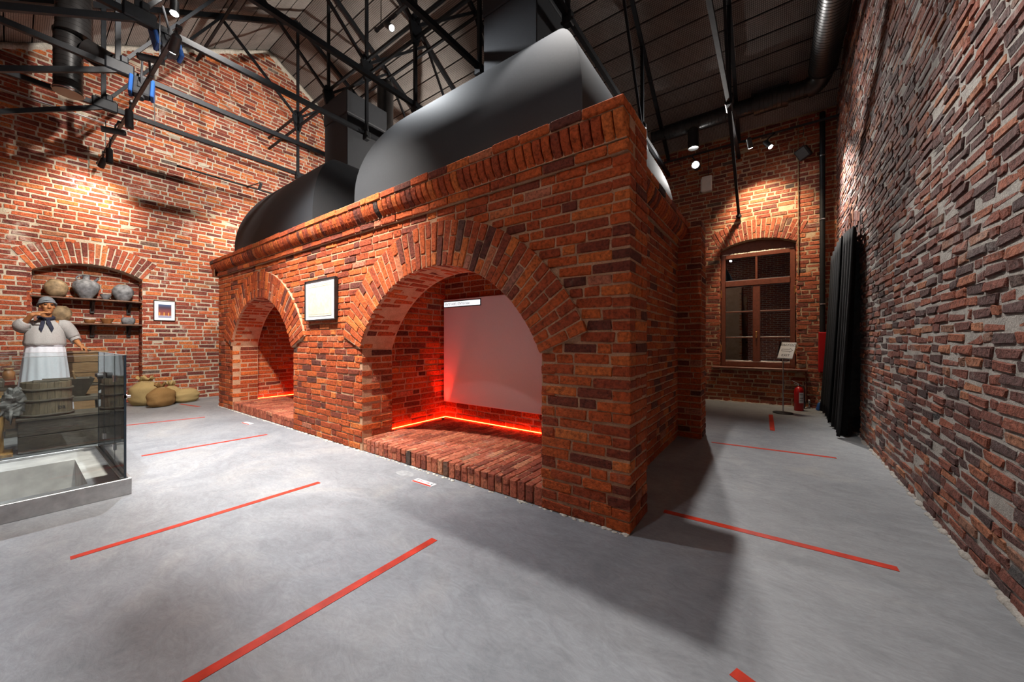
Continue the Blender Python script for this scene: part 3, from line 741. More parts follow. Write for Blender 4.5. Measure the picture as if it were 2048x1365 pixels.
# hoods over the hearths: cloister-vault domes with short skirts, plus square flues
def make_hood(xc, label):
    root = tag(empty('smoke_hood', (xc, 4.04, 2.88)), label, 'smoke hood', 'smoke hoods on the kiln')
    A = 1.54; sk = .22; prof = [(A, 0), (A, sk)]; n = 26
    for i in range(1, n+1):
        t_ = math.pi/2*i/n; prof.append((A*math.cos(t_), sk+1.52*math.sin(t_)))
    mb = MB(); seg = 14
    for side in range(4):
        c, s = math.cos(side*math.pi/2), math.sin(side*math.pi/2); vs_ = []
        for (a, z) in prof:
            for k in range(seg+1):
                x = -a+2*a*k/seg; y = -a; vs_.append((c*x-s*y, s*x+c*y, z))
        m = seg+1
        mb.add(vs_, [(i*m+k, i*m+k+1, i*m+m+k+1, i*m+m+k) for i in range(len(prof)-1) for k in range(seg)])
    mb.build('dome', M['hood'], root, smooth=35)
    mb = MB(); w_ = .415; z1 = 3.12
    mb.bbox(-w_, w_, -w_+.03, w_+.03, 1.5, z1-.42, .01); mb.build('flue', M['hood'], root)
    mb = MB(); mb.bbox(-w_-.015, w_+.015, -w_+.015, w_+.045, z1-.42, z1, .012); mb.build('flue_collar', M['hood'], root)
    mb = MB(); pts = []
    for i in range(8):
        a = math.pi/2*i/7; pts.append((0, .42+.30*math.sin(a), z1-.30+.32*(1-math.cos(a))))
    pts.append((0, .72, z1+.9)); mb.tube(pts, .17, 16); mb.build('flexible_duct', M['duct'], root, smooth=40)
    mb = MB()
    for sx_ in (-1, 1): mb.cyl((sx_*1.47, -1.545, .1), (sx_*1.47, -1.553, .1), .008, n=8)
    mb.build('rivet', M['chrome'], root)
    return root
make_hood(-2.70, 'black domed smoke hood over the hearth with the grey screen')
make_hood(-6.86, 'black domed smoke hood over the farther empty hearth')

# projection screen and red led strips in the hearths
scr = tag(empty('projection_screen', (-4.0, 3.78, .40)), 'grey projection screen hanging at the back of the hearth', 'screen')
mb = MB(); mb.bbox(0, 2.58, 0, .03, 0, 1.51, .004); mb.build('panel', M['screen'], scr)
mb = MB(); mb.bbox(.012, .72, -.006, -.001, 1.405, 1.475, .002); cp = mb.build('caption_glow_strip', M['caption'], scr)  # projected caption, built as a thin glowing strip
mb = MB(); mb.box(.0, .735, -.0012, .001, 1.392, 1.488); mb.build('caption_border', M['ink'], scr)
def text(body, size, m, parent, mat4, name='lettering', align='LEFT', ext=0.0006, xs=1.0):
    c = bpy.data.curves.new(name, 'FONT'); c.body = body; c.size = size; c.align_x = align; c.align_y = 'CENTER'; c.extrude = ext
    tmp = bpy.data.objects.new(name, c); COL.objects.link(tmp)
    me = bpy.data.meshes.new_from_object(tmp.evaluated_get(bpy.context.evaluated_depsgraph_get())); bpy.data.objects.remove(tmp)
    me.materials.clear(); me.materials.append(m); o = bpy.data.objects.new(name, me); COL.objects.link(o); o.parent = parent
    o.matrix_local = mat4 @ Matrix.Diagonal((xs, 1, 1, 1)); return o
M['grey_ink'] = simple('grey_print', (0.30, 0.30, 0.31), 0.7, 0, 0.2, 0.0, 3)
text('0T6ТЕТА ВЕ | STATUS False', .047, M['grey_ink'], scr, frame((.03, -.007, 1.438), (1,0,0), (0,0,1), (0,-1,0)), xs=.86)
for s, nm in ((A1, 'near hearth with the screen'), (A2, 'far hearth')):
    x0, x1 = s.ua-.085, s.ub+.085
    mb = MB(); mb.box(x0, x1, 3.834, 3.84, HZ+.006, HZ+.012); mb.box(x0, x0+.006, 2.86, 3.834, HZ+.006, HZ+.012)
    tag(mb.build('led_strip', M['led']), 'glowing red light strip along the floor of the '+nm, 'light strip', 'red light strips')

# ------------------------------------------------------------------ roof trusses
ul = tag(empty('red_uplight', (-3.93, 3.70, HZ)), 'small red uplight in the back corner of the screened hearth', 'uplight')
b = MB(); b.cyl((0, 0, .0), (0, 0, .03), .022, .026, 14); b.build('housing', M['black'], ul)
b = MB(); b.cyl((0, 0, .03), (0, 0, .032), .018, n=12); b.build('lens', M['led'], ul)
L = bpy.data.lights.new('lamp_light', 'SPOT'); L.energy = 60; L.spot_size = R(44); L.spot_blend = .8; L.color = (1, .03, .015); L.shadow_soft_size = .02
lo = bpy.data.objects.new('lamp_light', L); COL.objects.link(lo); lo.parent = ul; lo.location = (0, 0, .035); lo.rotation_euler = (R(180), 0, 0)
def make_truss():
    root = empty('roof_truss', (0, 0, 0)); m = M['steel_dark']; tz = 5.2
    def part(name, p, q, w_, h_): b = MB(); b.beam(p, q, w_, h_); return b.build(name, m, root)
    part('tie', (0, YF, tz), (0, YW, tz), .055, .075)
    part('king_post', (0, RY, tz-.05), (0, RY, RZ-.12), .05, .05)
    for sg in (-1, 1):
        part('rafter', (0, RY, RZ-.13), (0, RY+sg*5.13, RZ-.13-SL*5.13), .06, .09)
        yn = RY+sg*1.45; part('strut', (0, RY, 6.5), (0, yn, roofz(yn)-.15), .045, .045)
        yp = RY+sg*3.02; part('post', (0, yp, tz), (0, yp, roofz(yp)-.15), .055, .055)
        part('strut', (0, yp, tz+.05), (0, yn, roofz(yn)-.15), .04, .04)
        ye = YF if sg < 0 else YW
        part('knee_brace', (0, yp, tz-.02), (0, ye-sg*.01, 3.92), .05, .065)
        b = MB(); b.cyl((0, ye-sg*.16, 3.93), (0, ye, 3.93), .035, n=6); b.cyl((0, ye-sg*.06, 3.93), (0, ye-sg*.1, 3.93), .055, n=6); b.build('anchor_bolt', m, root)
        b = MB(); b.bbox(-.05, .05, yp-.13, yp+.16, tz-.06, tz+.11, .015); b.bbox(-.055, .055, yp+.02, yp+.10, tz+.1, tz+.2, .012); b.build('node_clamp', m, root)
    b = MB(); b.add([(x, RY+y, z) for x in (-.025, .025) for y, z in ((-.05, 6.2), (.05, 6.2), (.12, 6.52), (.07, 6.66), (-.07, 6.66), (-.12, 6.52))],
                    [(0,1,2,3,4,5)[::-1], (6,7,8,9,10,11)]+[(i, (i+1) % 6, 6+(i+1) % 6, 6+i) for i in range(6)])
    b.cyl((-.045, RY-.06, 6.56), (.045, RY-.06, 6.56), .022, n=6); b.cyl((-.045, RY+.06, 6.56), (.045, RY+.06, 6.56), .022, n=6)
    b.build('gusset', m, root)
    b = MB(); b.bbox(-.06, .06, RY-.05, RY+.05, tz-.12, tz+.03, .012); b.cyl((-.08, RY-.02, tz-.07), (.08, RY-.02, tz-.07), .018, n=6); b.cyl((0, RY, tz+.03), (0, RY, tz+.22), .04, .026, n=10)
    b.build('post_shoe', m, root)
    return root
tl = ['black steel roof truss closest to the pottery niche wall', 'black steel roof truss second from the gable wall, carrying the blue projector', 'black steel roof truss third from the gable wall, over the farther hood',
      'black steel roof truss fourth from the gable wall, between the two hoods', 'black steel roof truss fifth from the gable wall, left of the near flue', 'black steel roof truss sixth from the gable wall, clamped above the near hood',
      'black steel roof truss ending above the brown window']
tr0 = make_truss(); trs = [tr0]+[copy_tree(tr0) for _ in range(6)]
for i, o in enumerate(trs):
    o.location = (-9.0+1.4*i, 0, 0); tag(o, tl[i], 'roof truss', 'roof trusses')
for nm, y, z, lb in (('ridge_brace', RY, 6.58, 'long black brace linking the king posts of the trusses'), ('ridge_brace', RY+1.45, roofz(RY+1.45)-.26, 'long black purlin under the ceiling on the window side'),
                     ('ridge_brace', RY-1.45, roofz(RY-1.45)-.26, 'long black purlin under the ceiling on the near side'), ('ridge_brace', RY, 6.30, 'lower black brace linking the king posts of the trusses')):
    b = MB(); b.beam((XL, y, z), (XR, y, z), .04, .045); tag(b.build(nm, M['steel_dark']), lb, 'roof brace', 'braces between trusses')

# ------------------------------------------------------------------ spot lamps and tracks
def spot(key, label, mount=None, lit='lamp_on', r=.045, ln=.17, light=True):
    loc, aim, wt, ang, bl_, colr = LAMPS[key] if isinstance(key, str) else key
    loc = Vector(loc); d = (Vector(aim)-loc).normalized()
    root = tag(empty('spotlight', tuple(loc)), label, 'spotlight', 'track spotlights')
    b = MB(); b.cyl(-d*ln, (0,0,0), r*.94, r, 18); b.cyl(-d*(ln+.02), -d*ln, r*.6, r*.94, 18); b.build('housing', M['black'], root, smooth=40)
    b = MB(); b.cyl(d*.001, d*.004, r*.8, r*.8, 16); b.build('lens', M[lit] if light else M['steel_dark'], root)
    top = -d*ln*.6
    if mount is None: mount = tuple(loc+top+Vector((0, 0, .25)))
    mv = Vector(mount)-loc
    b = MB(); b.tube([top, (top.x, top.y, top.z+min(.09, max(.02, (mv.z-top.z)*.5))), mv], .012, 8); b.bbox(mv.x-.05, mv.x+.05, mv.y-.02, mv.y+.02, mv.z-.03, mv.z+.01, .005); b.build('bracket', M['black'], root)
    if light:
        L = bpy.data.lights.new('lamp_light', 'SPOT'); L.energy = wt; L.spot_size = R(ang); L.spot_blend = bl_; L.color = colr; L.shadow_soft_size = .045
        lo = bpy.data.objects.new('lamp_light', L); COL.objects.link(lo); lo.parent = root; lo.location = d*.02; lo.rotation_euler = d.to_track_quat('-Z', 'Y').to_euler()
    return root
def track(p, q, label, arm=(0, 0, .55)):
    p = Vector(p); q = Vector(q); root = tag(empty('light_track', tuple(p)), label, 'light track', 'light tracks')
    b = MB(); b.beam((0,0,0), q-p, .035, .032); b.build('rail', M['black'], root)
    for f in (.0, 1.0):
        b = MB(); c = (q-p)*f; b.bbox(c.x-.025, c.x+.025, c.y-.025, c.y+.025, c.z-.02, c.z+.02, .004); b.build('end_cap', M['black'], root)
    for f in (.15, .85):
        b = MB(); c = (q-p)*f; b.cyl(c, c+Vector(arm), .006, n=6); b.build('hanger', M['black'], root)
    return root
track((-10.4, .95, 4.68), (-5.2, 1.05, 4.68), 'black light track running from the niche wall under the projectors')
track((-10.2, 2.05, 5.0), (-10.2, 4.6, 5.0), 'black light track on the gable wall above the picture', (-.46, 0, 0))
track((-2.2, 8.62, 5.32), (.93, 8.62, 5.32), 'black light track above the brown window', (0, .44, 0))
track((-5.5, .72, 5.1), (-1.2, .72, 5.1), 'black light track hung over the floor before the kiln')
track((-1.3, 2.3, 5.5), (-1.3, 3.4, 5.5), 'short black light track beside the near flue')
track((-5.2, 7.2, 4.05), (-4.2, 7.2, 4.05), 'black light track behind the kiln')
track((-4.6, 3.05, 5.75), (-3.9, 3.05, 5.75), 'short black light track between the flues')
spot('kiln', 'black spotlight aimed at the kiln front', (-3.45, .72, 5.1))
spot('over', 'black spotlight shining down beside the near hood', (-1.3, 2.7, 5.5))
spot('pool', 'lit black spotlight at the niche wall end of the track', (-9.7, .95, 4.68), lit='lamp_dim')
spot('person', 'lit black spotlight aimed at the mannequin', (-5.25, 1.05, 4.68))
spot('floor', 'glaring spotlight just above the upper projector', (-5.75, 1.05, 5.34))
spot('wash', 'glaring spotlight at the top edge aimed at the gable wall', (-5.4, 1.36, 6.2))
spot('pit', 'added unseen black spotlight on a truss tie, brightening the pit', (-2.0, -.25, 5.15))
spot('rear_fill', 'added unseen black fill spotlight on a truss tie over the camera side', (-1.6, -.8, 5.12))
spot('gable', 'black spotlight behind the kiln aimed at the gable', (-4.9, 7.2, 4.05))
spot('track', 'small lit black spotlight on the gable wall track', (-10.2, 3.3, 5.0), lit='lamp_dim', r=.03)
spot('flare', 'brightest spotlight facing the kiln near the white wall box', (-1.45, 8.62, 5.32), r=.08, ln=.22)
spot('scallop', 'bright spotlight on the window track next to the speaker', (.02, 8.62, 5.32))
spot('window', 'black spotlight above the window shining on its arch', (-.45, 8.62, 5.32), lit='lamp_dim')
spot('hood', 'small spotlight grazing the near hood', (-4.2, 3.05, 5.75), lit='lamp_dim')
spot(((-7.35, .96, 4.30), (-7.35, .97, 3.5), 0, 0, 0, (1,1,1)), 'unlit black cylinder spotlight pointing straight down under the projector', (-7.35, .98, 4.68), light=False, ln=.24)
spot(((-8.95, .94, 4.25), (-8.95, .95, 3.5), 0, 0, 0, (1,1,1)), 'unlit black cylinder spotlight pointing straight down near the niche wall', (-8.95, .96, 4.68), light=False, ln=.24)
spot(((-8.2, .78, 4.50), (-8.6, -.6, 4.4), 0, 0, 0, (1,1,1)), 'unlit black spotlight lying level on the track', (-8.2, .96, 4.68), light=False, ln=.24)
spot(((-6.45, 1.16, 4.95), (-6.2, 2.0, 5.1), 0, 0, 0, (1,1,1)), 'unlit black spotlight between the two projectors', (-6.45, 1.03, 4.68), light=False, ln=.24)

# projectors
def projector(loc, label, pitch_, rz, s=1.0):
    root = tag(empty('projector', loc, 0), label, 'projector', 'ceiling projectors'); root.rotation_euler = (0, R(pitch_), rz); root.scale = s
    b = MB(); b.bbox(-.17, .17, -.12, .12, -.06, .06, .02); b.build('body', M['black'], root)
    for sg in (-1, 1):
        b = MB(); b.bbox(-.172, .172, sg*.145-.028, sg*.145+.028, -.063, .063, .012); b.build('side_panel', M['blue'], root)
    b = MB(); b.cyl((.16, .0, -.005), (.21, .0, -.005), .045, .040, 20); b.build('lens_ring', M['black'], root, smooth=40)
    b = MB(); b.cyl((.205, 0, -.005), (.212, 0, -.005), .03, .03, 16); b.build('lens', M['glass_edge'], root)
    b = MB(); b.bbox(-.06, .06, -.05, .05, .06, .075, .004); b.tube([(-.02, 0, .07), (-.06, 0, .12), (-.40, 0, .13)], .016, 8); b.build('mount', M['black'], root)
    b = MB()
    for q in ((-.05, -.04), (.05, -.04), (-.05, .04), (.05, .04)): b.cyl((q[0], q[1], .074), (q[0], q[1], .084), .008, n=8)
    b.build('screw', M['chrome'], root)
    return root
projector((-7.45, 1.10, 4.98), 'black projector with blue sides, the lower of the two', 66, R(-14), (1.0, .76, 1.0))
projector((-6.25, 1.14, 5.10), 'black projector with a blue side just under the glaring lamp', 62, R(8), (1.2, .78, 1.1))

# ducts
def duct(label, segs, name='ventilation_duct', extra=None):
    root = tag(empty(name, segs[0][0]), label, 'duct', 'black ventilation ducts'); o = Vector(segs[0][0])
    for (p, q, r) in segs:
        p = Vector(p)-o; q = Vector(q)-o; b = MB(); n = max(2, int((q-p).length/.06)); pts = []; rr = []
        for i in range(n):
            for f, g in ((0, r), (.86, r), (.90, r+.004), (.97, r+.004)):
                pts.append(p+(q-p)*((i+f)/n)); rr.append(g)
        pts.append(q); rr.append(r); b.tube(pts, rr, 20); b.build('pipe', M['duct'], root, smooth=35)
        for c in (p, q):
            b = MB(); d = (q-p).normalized()*.025; b.cyl(c-d, c+d, r+.010, n=20); b.build('collar', M['duct'], root, smooth=40)
    if extra: extra(root, o)
    return root
def box_extra(root, o):
    b = MB(); b.bbox(-.35-o.x, .22-o.x, 8.28-o.y, 8.62-o.y, 5.86-o.z, 6.05-o.z, .01); b.build('fan_box', M['black'], root)
    b = MB(); b.cyl((-1.35-o.x, 8.25-o.y, 5.75-o.z), (-1.35-o.x, 8.25-o.y, 5.28-o.z), .10, n=18); b.build('drop_pipe', M['duct'], root, smooth=40)
    b = MB(); pts = []
    for i in range(7):
        a = math.pi/2*i/6; pts.append(Vector((.48+.18*math.sin(a), 8.25-.22*(1-math.cos(a)), 5.78+.12*(1-math.cos(a))))-o)
    b.tube(pts, .17, 18); b.build('elbow', M['duct'], root, smooth=40)
duct('black duct running above the window with a silencer and along the rough wall', [((-2.15, 8.25, 5.78), (-1.85, 8.25, 5.78), .105), ((-1.85, 8.25, 5.78), (-.28, 8.25, 5.78), .135), ((-.28, 8.25, 5.78), (.18, 8.25, 5.78), .185), ((.18, 8.25, 5.78), (.5, 8.25, 5.78), .13), ((.67, 8.0, 5.92), (.67, 3.0, 5.92), .19)], extra=box_extra)
def mouth_extra(root, o):
    b = MB(); b.cyl(Vector((-8.22, .62, 5.62))-o, Vector((-8.15, .86, 5.50))-o, .14, .16, 20, cap=False); b.build('branch', M['duct'], root, smooth=40)
    b = MB(); b.tube([Vector((-8.15+.0, .86, 5.5))-o+Vector((.17*math.cos(t_), .06*math.sin(t_), .16*math.sin(t_))) for t_ in [2*math.pi*i/20 for i in range(20)]], .012, 6, closed=True); b.build('mouth_ring', M['duct'], root)
    b = MB(); b.tube([Vector((-8.3+.15*math.cos(t_), .47+.15*math.sin(t_), 4.92))-o for t_ in [2*math.pi*i/20 for i in range(20)]], .012, 6, closed=True); b.build('mouth_ring', M['chrome'], root)
duct('hanging black spiral duct with open mouth near the niche wall', [((-8.3, .47, 5.75), (-8.3, .47, 4.92), .142), ((-8.25, .52, 7.0), (-8.25, .52, 5.75), .18)], extra=mouth_extra)

# ------------------------------------------------------------------ window
wn = tag(empty('window_1', (0, YW+.13, 0)), 'brown wooden casement window with dark night panes', 'window', kind='structure')
WX0, WX1, WZ0, WZ1, WT = -.945, .348, .755, 3.17, 2.55
WM = (WX0+WX1)/2; br_ = M['brown_wood']
def wb(name, x0, x1, z0, z1, y0=-.03, y1=.05, m=br_, parent=wn, b=.008):
    q = MB(); q.bbox(x0, x1, y0, y1, z0, z1, b); return q.build(name, m, parent)
fw = .085
wb('frame_stile', WX0, WX0+fw, WZ0, WZ1); wb('frame_stile', WX1-fw, WX1, WZ0, WZ1)
wb('frame_rail', WX0+fw, WX1-fw, WZ1-.09, WZ1); wb('frame_rail', WX0+fw, WX1-fw, WZ0, WZ0+.11)
wb('transom', WX0+fw, WX1-fw, WT-.075, WT+.045, -.045)
wb('mullion', WM-.02, WM+.02, WT+.045, WZ1-.09)
wb('mullion', WM-.065, WM+.065, WZ0+.11, WT-.075)
def pane(x0, x1, z0, z1):
    q = MB(); q.box(x0, x1, .012, .018, z0, z1); q.build('pane', M['window_glass'], wn)
pane(WX0+fw, WM-.02, WT+.045, WZ1-.09); pane(WM+.02, WX1-fw, WT+.045, WZ1-.09)
wb('bead', WX0+fw, WX1-fw, WT+.045, WT+.058, -.02, .01, M['chrome'], b=.003)
for a, b in ((WX0+fw, WM-.065), (WM+.065, WX1-fw)):
    zz = [WZ0+.11, 1.375, 1.925, WT-.075]
    for i in range(3):
        pane(a, b, zz[i]+(.012 if i else 0), zz[i+1]-(.012 if i < 2 else 0))
        wb('bead', a, b, zz[i]-(.0 if i == 0 else .012), zz[i]+.012, -.02, .014, br_, b=.003)
        wb('glint_strip', a, b, zz[i]+.012, zz[i]+.018, -.018, .0, M['chrome'], b=.002)  # bright metal strip added to imitate the glint along the bar edge
hd = wb('handle', WM-.012, WM+.012, 1.36, 1.50, -.075, -.055, M['brass'], b=.005); wb('handle_plate', WM-.016, WM+.016, 1.39, 1.44, -.056, -.028, M['brass'], b=.004, parent=wn)
for x in (WX0-.004, WX1-.018):
    for z in (1.05, 2.25): wb('hinge', x, x+.022, z, z+.16, -.05, -.02, M['brass'], b=.004)
q = MB(); q.bbox(WX0-.16, WX1+.18, -.25, .0, WZ0-.045, WZ0-.003, .008); q.build('sill', br_, wn)
q = MB(); vs_ = []   # crumbling mortar over the frame head
for i in range(30):
    x = WX0+.05+(WX1-WX0-.1)*i/29; c = win.crown(-x); zt = WZ1+.0; hgt = .02+.035*abs(noise.noise(Vector((x*9, 2, 2))))
    q.ball((x, .0, zt), .035, .03, hgt, 8, 6)
q.build('mortar_bead', M['plaster'], wn, smooth=True)
q = MB(); q.box(WX0-.1, WX1+.1, .045, .06, WZ1-.02, 3.6); q.build('head_board', br_, wn)
q = MB(); q.box(-2, 1.5, .9, .95, -.5, 4.5); o = q.build('exterior_night', M['night'], None, loc=(0, YW, 0)); tag(o, 'dark night outside the window', 'night', kind='structure')

# ------------------------------------------------------------------ curtain over the doorway
cu = tag(empty('curtain', (XR, 7.55, 0)), 'floor-length black curtain covering the doorway in the rough wall', 'curtain')
def curtain_panel(y0, y1, x_base, bulge, folds, z0, ph, nm):
    n = folds*10; m = 16; vs_ = []
    for j in range(m+1):
        f = j/m
        for i in range(n+1):
            s = i/n; y = y0+(y1-y0)*s; zt = 2.80+.09*math.sin(math.pi*min(1, max(0, (y-6.5)/1.95)))
            z = z0+(zt-z0)*f
            amp = .030+.025*(1-f); x = x_base-bulge*(1-f)**1.3*(1-.25*math.sin(math.pi*s))-amp*math.sin(folds*2*math.pi*s+ph)
            vs_.append((x-XR, y-7.55+.012*noise.noise(Vector((s*7, f*2, ph))), z))
    k = n+1; q = MB(); q.add(vs_, [(j*k+i, j*k+i+1, j*k+k+i+1, j*k+k+i) for j in range(m) for i in range(n)])
    o = q.build(nm, M['cloth_black'], cu, smooth=True); md = o.modifiers.new('thick', 'SOLIDIFY'); md.thickness = .006
    return o
curtain_panel(6.42, 7.35, XR-.085, .13, 4, .03, .4, 'curtain_panel')
curtain_panel(7.30, 8.50, XR-.095, .13, 5, .05, 1.9, 'curtain_panel')
q = MB(); q.tube([(-.07, 6.45-7.55+2.05*i/12, 2.80+.09*math.sin(math.pi*i/12)) for i in range(13)], .013, 8); q.build('rail', M['black'], cu)

# ------------------------------------------------------------------ things along the window wall
def pipe_thing(name, pts, r, m, label, cat, clamps=()):
    root = tag(empty(name, pts[0]), label, cat); o = Vector(pts[0]); q = MB(); q.tube([Vector(p)-o for p in pts], r, 12); q.build('pipe', m, root, smooth=40)
    for c in clamps:
        q = MB(); c = Vector(c)-o; q.cyl(c-Vector((0,0,.012)), c+Vector((0,0,.012)), r+.008, n=14); q.build('clamp', M['chrome'], root)
    return root
pipe_thing('wall_pipe', [(.741, 8.97, 1.47), (.741, 8.97, 5.62)], .042, M['steel_dark'], 'black vertical pipe above the red cabinet', 'pipe', [(.741, 8.97, 2.0), (.741, 8.97, 3.6), (.741, 8.97, 4.8)])
pipe_thing('conduit', [(.385, 9.02, 2.6), (.385, 9.02, 5.6)], .009, M['clay_tan'], 'thin pale conduit running up beside the window', 'conduit')
pipe_thing('heating_pipe', [(.50, 8.98, .72), (.50, 8.98, .14), (.47, 8.97, .12), (.36, 8.97, .12)], .014, M['brown_wood'], 'brown heating pipe under the window sill end', 'pipe', [(.50, 8.98, .5)])
rc = tag(empty('fire_hose_cabinet', (.78, 8.93, .715)), 'red metal fire cabinet half hidden by the curtain', 'cabinet')
q = MB(); q.bbox(-.10, .14, -.09, .09, 0, .75, .006); q.build('body', M['red_paint'], rc)
q = MB(); q.bbox(-.095, .135, -.098, -.09, .012, .738, .003); q.build('door', M['red_paint'], rc)
q = MB(); q.cyl((.1, -.11, .4), (.1, -.098, .4), .015, n=12); q.build('latch', M['chrome'], rc)

ex = tag(empty('fire_extinguisher', (.375, 8.60, 0)), 'red fire extinguisher standing on the floor under the window', 'extinguisher')
q = MB(); q.lathe([(.066, 0), (.072, .012), (.072, .36), (.066, .40), (.045, .43), (.024, .445), (.022, .465)], n=28); q.build('cylinder', M['red_paint'], ex, smooth=40)
q = MB(); q.cyl((0,0,.46), (0,0,.50), .02, n=14); q.build('valve', M['chrome'], ex, smooth=40)
q = MB(); q.beam((-.0, 0, .50), (-.10, -.02, .555), .022, .010); q.beam((0, 0, .485), (-.07, -.015, .50), .022, .010); q.build('handle', M['white'], ex)
q = MB(); q.tube([(.02, 0, .48), (.07, .0, .46), (.088, .0, .38), (.085, .0, .16)], .010, 8); q.build('hose', M['black'], ex, smooth=True)
def wrap(r, z0, z1, t0, t1, n=10):
    q = MB(); vs_ = []
    for i in range(n+1):
        t_ = t0+(t1-t0)*i/n; vs_ += [(r*math.cos(t_), r*math.sin(t_), z0), (r*math.cos(t_), r*math.sin(t_), z1)]
    q.add(vs_, [(2*i, 2*i+2, 2*i+3, 2*i+1) for i in range(n)]); return q
wrap(.0728, .15, .345, R(-90), R(-22)).build('paper_label', M['paper'], ex)
for z in (.19, .235, .30): wrap(.0733, z, z+.012, R(-82), R(-30)).build('label_line', M['grey_ink'], ex)

ss = tag(empty('sign_stand', (.132, 8.128, 0)), 'slim floor stand with a white exit sign by the window', 'sign stand')
q = MB(); q.lathe([(.15, 0), (.155, .006), (.15, .014), (.03, .022), (.015, .03)], n=32); q.build('base', M['black'], ss, smooth=40)
q = MB(); q.cyl((0,0,.02), (0,0,.99), .011, n=12); q.build('pole', M['chrome'], ss, smooth=40)
Nn = Vector((-.35, -.80, .49)).normalized(); Uu = Vector((.86, -.42, 0)); Uu = (Uu-Nn*Uu.dot(Nn)).normalized(); Vv = Nn.cross(Uu)
sf = frame((.055, -.02, 1.135), Uu, Vv, Nn)
def plate(x0, x1, y0, y1, z0, z1, b=.002): q = MB(); q.bbox(x0, x1, y0, y1, z0, z1, b); q.v = [tuple(sf @ Vector(p)) for p in q.v]; return q
plate(-.115, .115, -.16, .16, -.008, 0).build('sign_board', M['paper'], ss)
plate(-.12, .12, -.168, -.16, -.012, .006).build('lower_lip', M['chrome'], ss)
text('ВЫХОД', .062, M['ink'], ss, sf @ Matrix.Translation((0, .105, .001)), align='CENTER')
text('EXIT', .062, M['ink'], ss, sf @ Matrix.Translation((0, -.105, .001)), align='CENTER')
q = MB()
for (a, b) in (((-.08, .02), (.045, .02)), ((-.08, -.02), (.045, -.02)), ((-.08, -.02), (-.08, .02)), ((.045, .02), (.045, .04)), ((.045, -.02), (.045, -.04)), ((.045, .04), (.09, 0)), ((.045, -.04), (.09, 0))):
    q.beam((a[0], a[1], .001), (b[0], b[1], .001), .005, .001, (0, 0, 1))
q.v = [tuple(sf @ Vector(p)) for p in q.v]; q.build('arrow', M['ink'], ss)

sp = tag(empty('loudspeaker', (.46, 8.92, 4.92)), 'small black loudspeaker on the wall above the window corner', 'speaker')
q = MB(); q.bbox(-.10, .10, -.09, .06, -.11, .11, .02); o = q.build('cabinet', M['black'], sp); o.rotation_euler = (R(25), R(-20), R(-30))
q = MB(); q.cyl((0, .05, 0), (.05, .13, .03), .018, n=10); q.build('bracket', M['black'], sp)
wf = tag(empty('wall_box', (-1.20, 8.98, 4.77)), 'white plastic box on the wall under the bright spotlight', 'wall box')
q = MB(); q.bbox(-.10, .10, -.03, .06, -.17, .17, .012); q.build('cover', M['white'], wf)
q = MB(); q.bbox(-.12, -.10, -.02, .05, -.15, .12, .004); q.build('side_rail', M['white'], wf)
q = MB(); q.tube([(.03, .03, .17), (.03, .04, .5), (.03, .05, .8)], .006, 6); q.build('cable', M['black'], wf)

bx_ = tag(empty('black_box', (.42, 8.93, 0)), 'small black box at the wall foot beside the extinguisher', 'box')
q = MB(); q.bbox(-.07, .07, -.05, .05, .03, .15, .01); q.build('body', M['black'], bx_)
q = MB(); q.cyl((-.05, 0, 0), (-.05, 0, .035), .01, n=8); q.cyl((.05, 0, 0), (.05, 0, .035), .01, n=8); q.build('foot', M['black'], bx_)
vb = tag(empty('radiator_valve', (.545, 8.93, 0)), 'small chrome valve at the wall foot', 'valve')
q = MB(); q.lathe([(.022, 0), (.022, .05), (.014, .06), (.014, .11), (.024, .12), (.024, .17), (.012, .18)], n=14); q.build('body', M['chrome'], vb, smooth=40)
bb = tag(empty('blue_bottle', (.66, 8.82, 0)), 'small blue bottle tilted beside the curtain hem', 'bottle'); bb.rotation_euler = (0, R(14), 0)
q = MB(); q.lathe([(.030, 0.008), (.034, .012), (.034, .13), (.026, .15), (.012, .165), (.012, .18)], n=16); q.build('body', M['blue'], bb, smooth=40)
q = MB(); q.cyl((0,0,.18), (0,0,.215), .016, n=12); q.build('cap', M['white'], bb)

# ------------------------------------------------------------------ floor tape, stickers
def tape(p, q, w_, label, ang=0):
    p = Vector((p[0], p[1], 0)); q = Vector((q[0], q[1], 0)); d = (q-p).normalized(); n = Vector((-d.y, d.x, 0))*w_/2; k = d*w_*ang
    b = MB(); z0 = Vector((0,0,.0005)); z1 = Vector((0,0,.0022)); a = [p-n-k, q-n-k, q+n+k, p+n+k]
    b.add([x+z0 for x in a]+[x+z1 for x in a], [(3,2,1,0),(4,5,6,7),(0,1,5,4),(1,2,6,5),(2,3,7,6),(3,0,4,7)])
    return tag(b.build('floor_tape', M['red_tape']), label, 'floor tape', 'red tape strips on the floor')
tape((-3.405, .20), (-3.38, 1.65), .052, 'red tape strip on the floor right of the glass case')
tape((-1.80, -.2), (-1.80, 1.62), .052, 'longest red tape strip running out of the bottom edge')
tape((-5.78, .85), (-5.70, 2.07), .05, 'red tape strip near the corner of the glass case')
tape((-8.09, .95), (-7.86, 1.92), .05, 'thin far red tape strip in front of the burlap sacks')
tape((-.68, 2.915), (.573, 2.955), .055, 'red tape strip crossing the shadow beside the kiln corner')
tape((-.649, 5.255), (.56, 5.36), .05, 'red tape strip across the passage near the curtain')
tape((-.045, 7.83), (-.018, 6.46), .06, 'short red tape strip pointing at the sign stand')
tape((-.13, 1.66), (.06, 1.58), .055, 'scrap of red tape at the bottom edge of the picture')
tape((-9.9, 2.02), (-9.2, 2.16), .05, 'red tape strip end beside the far kiln foot')
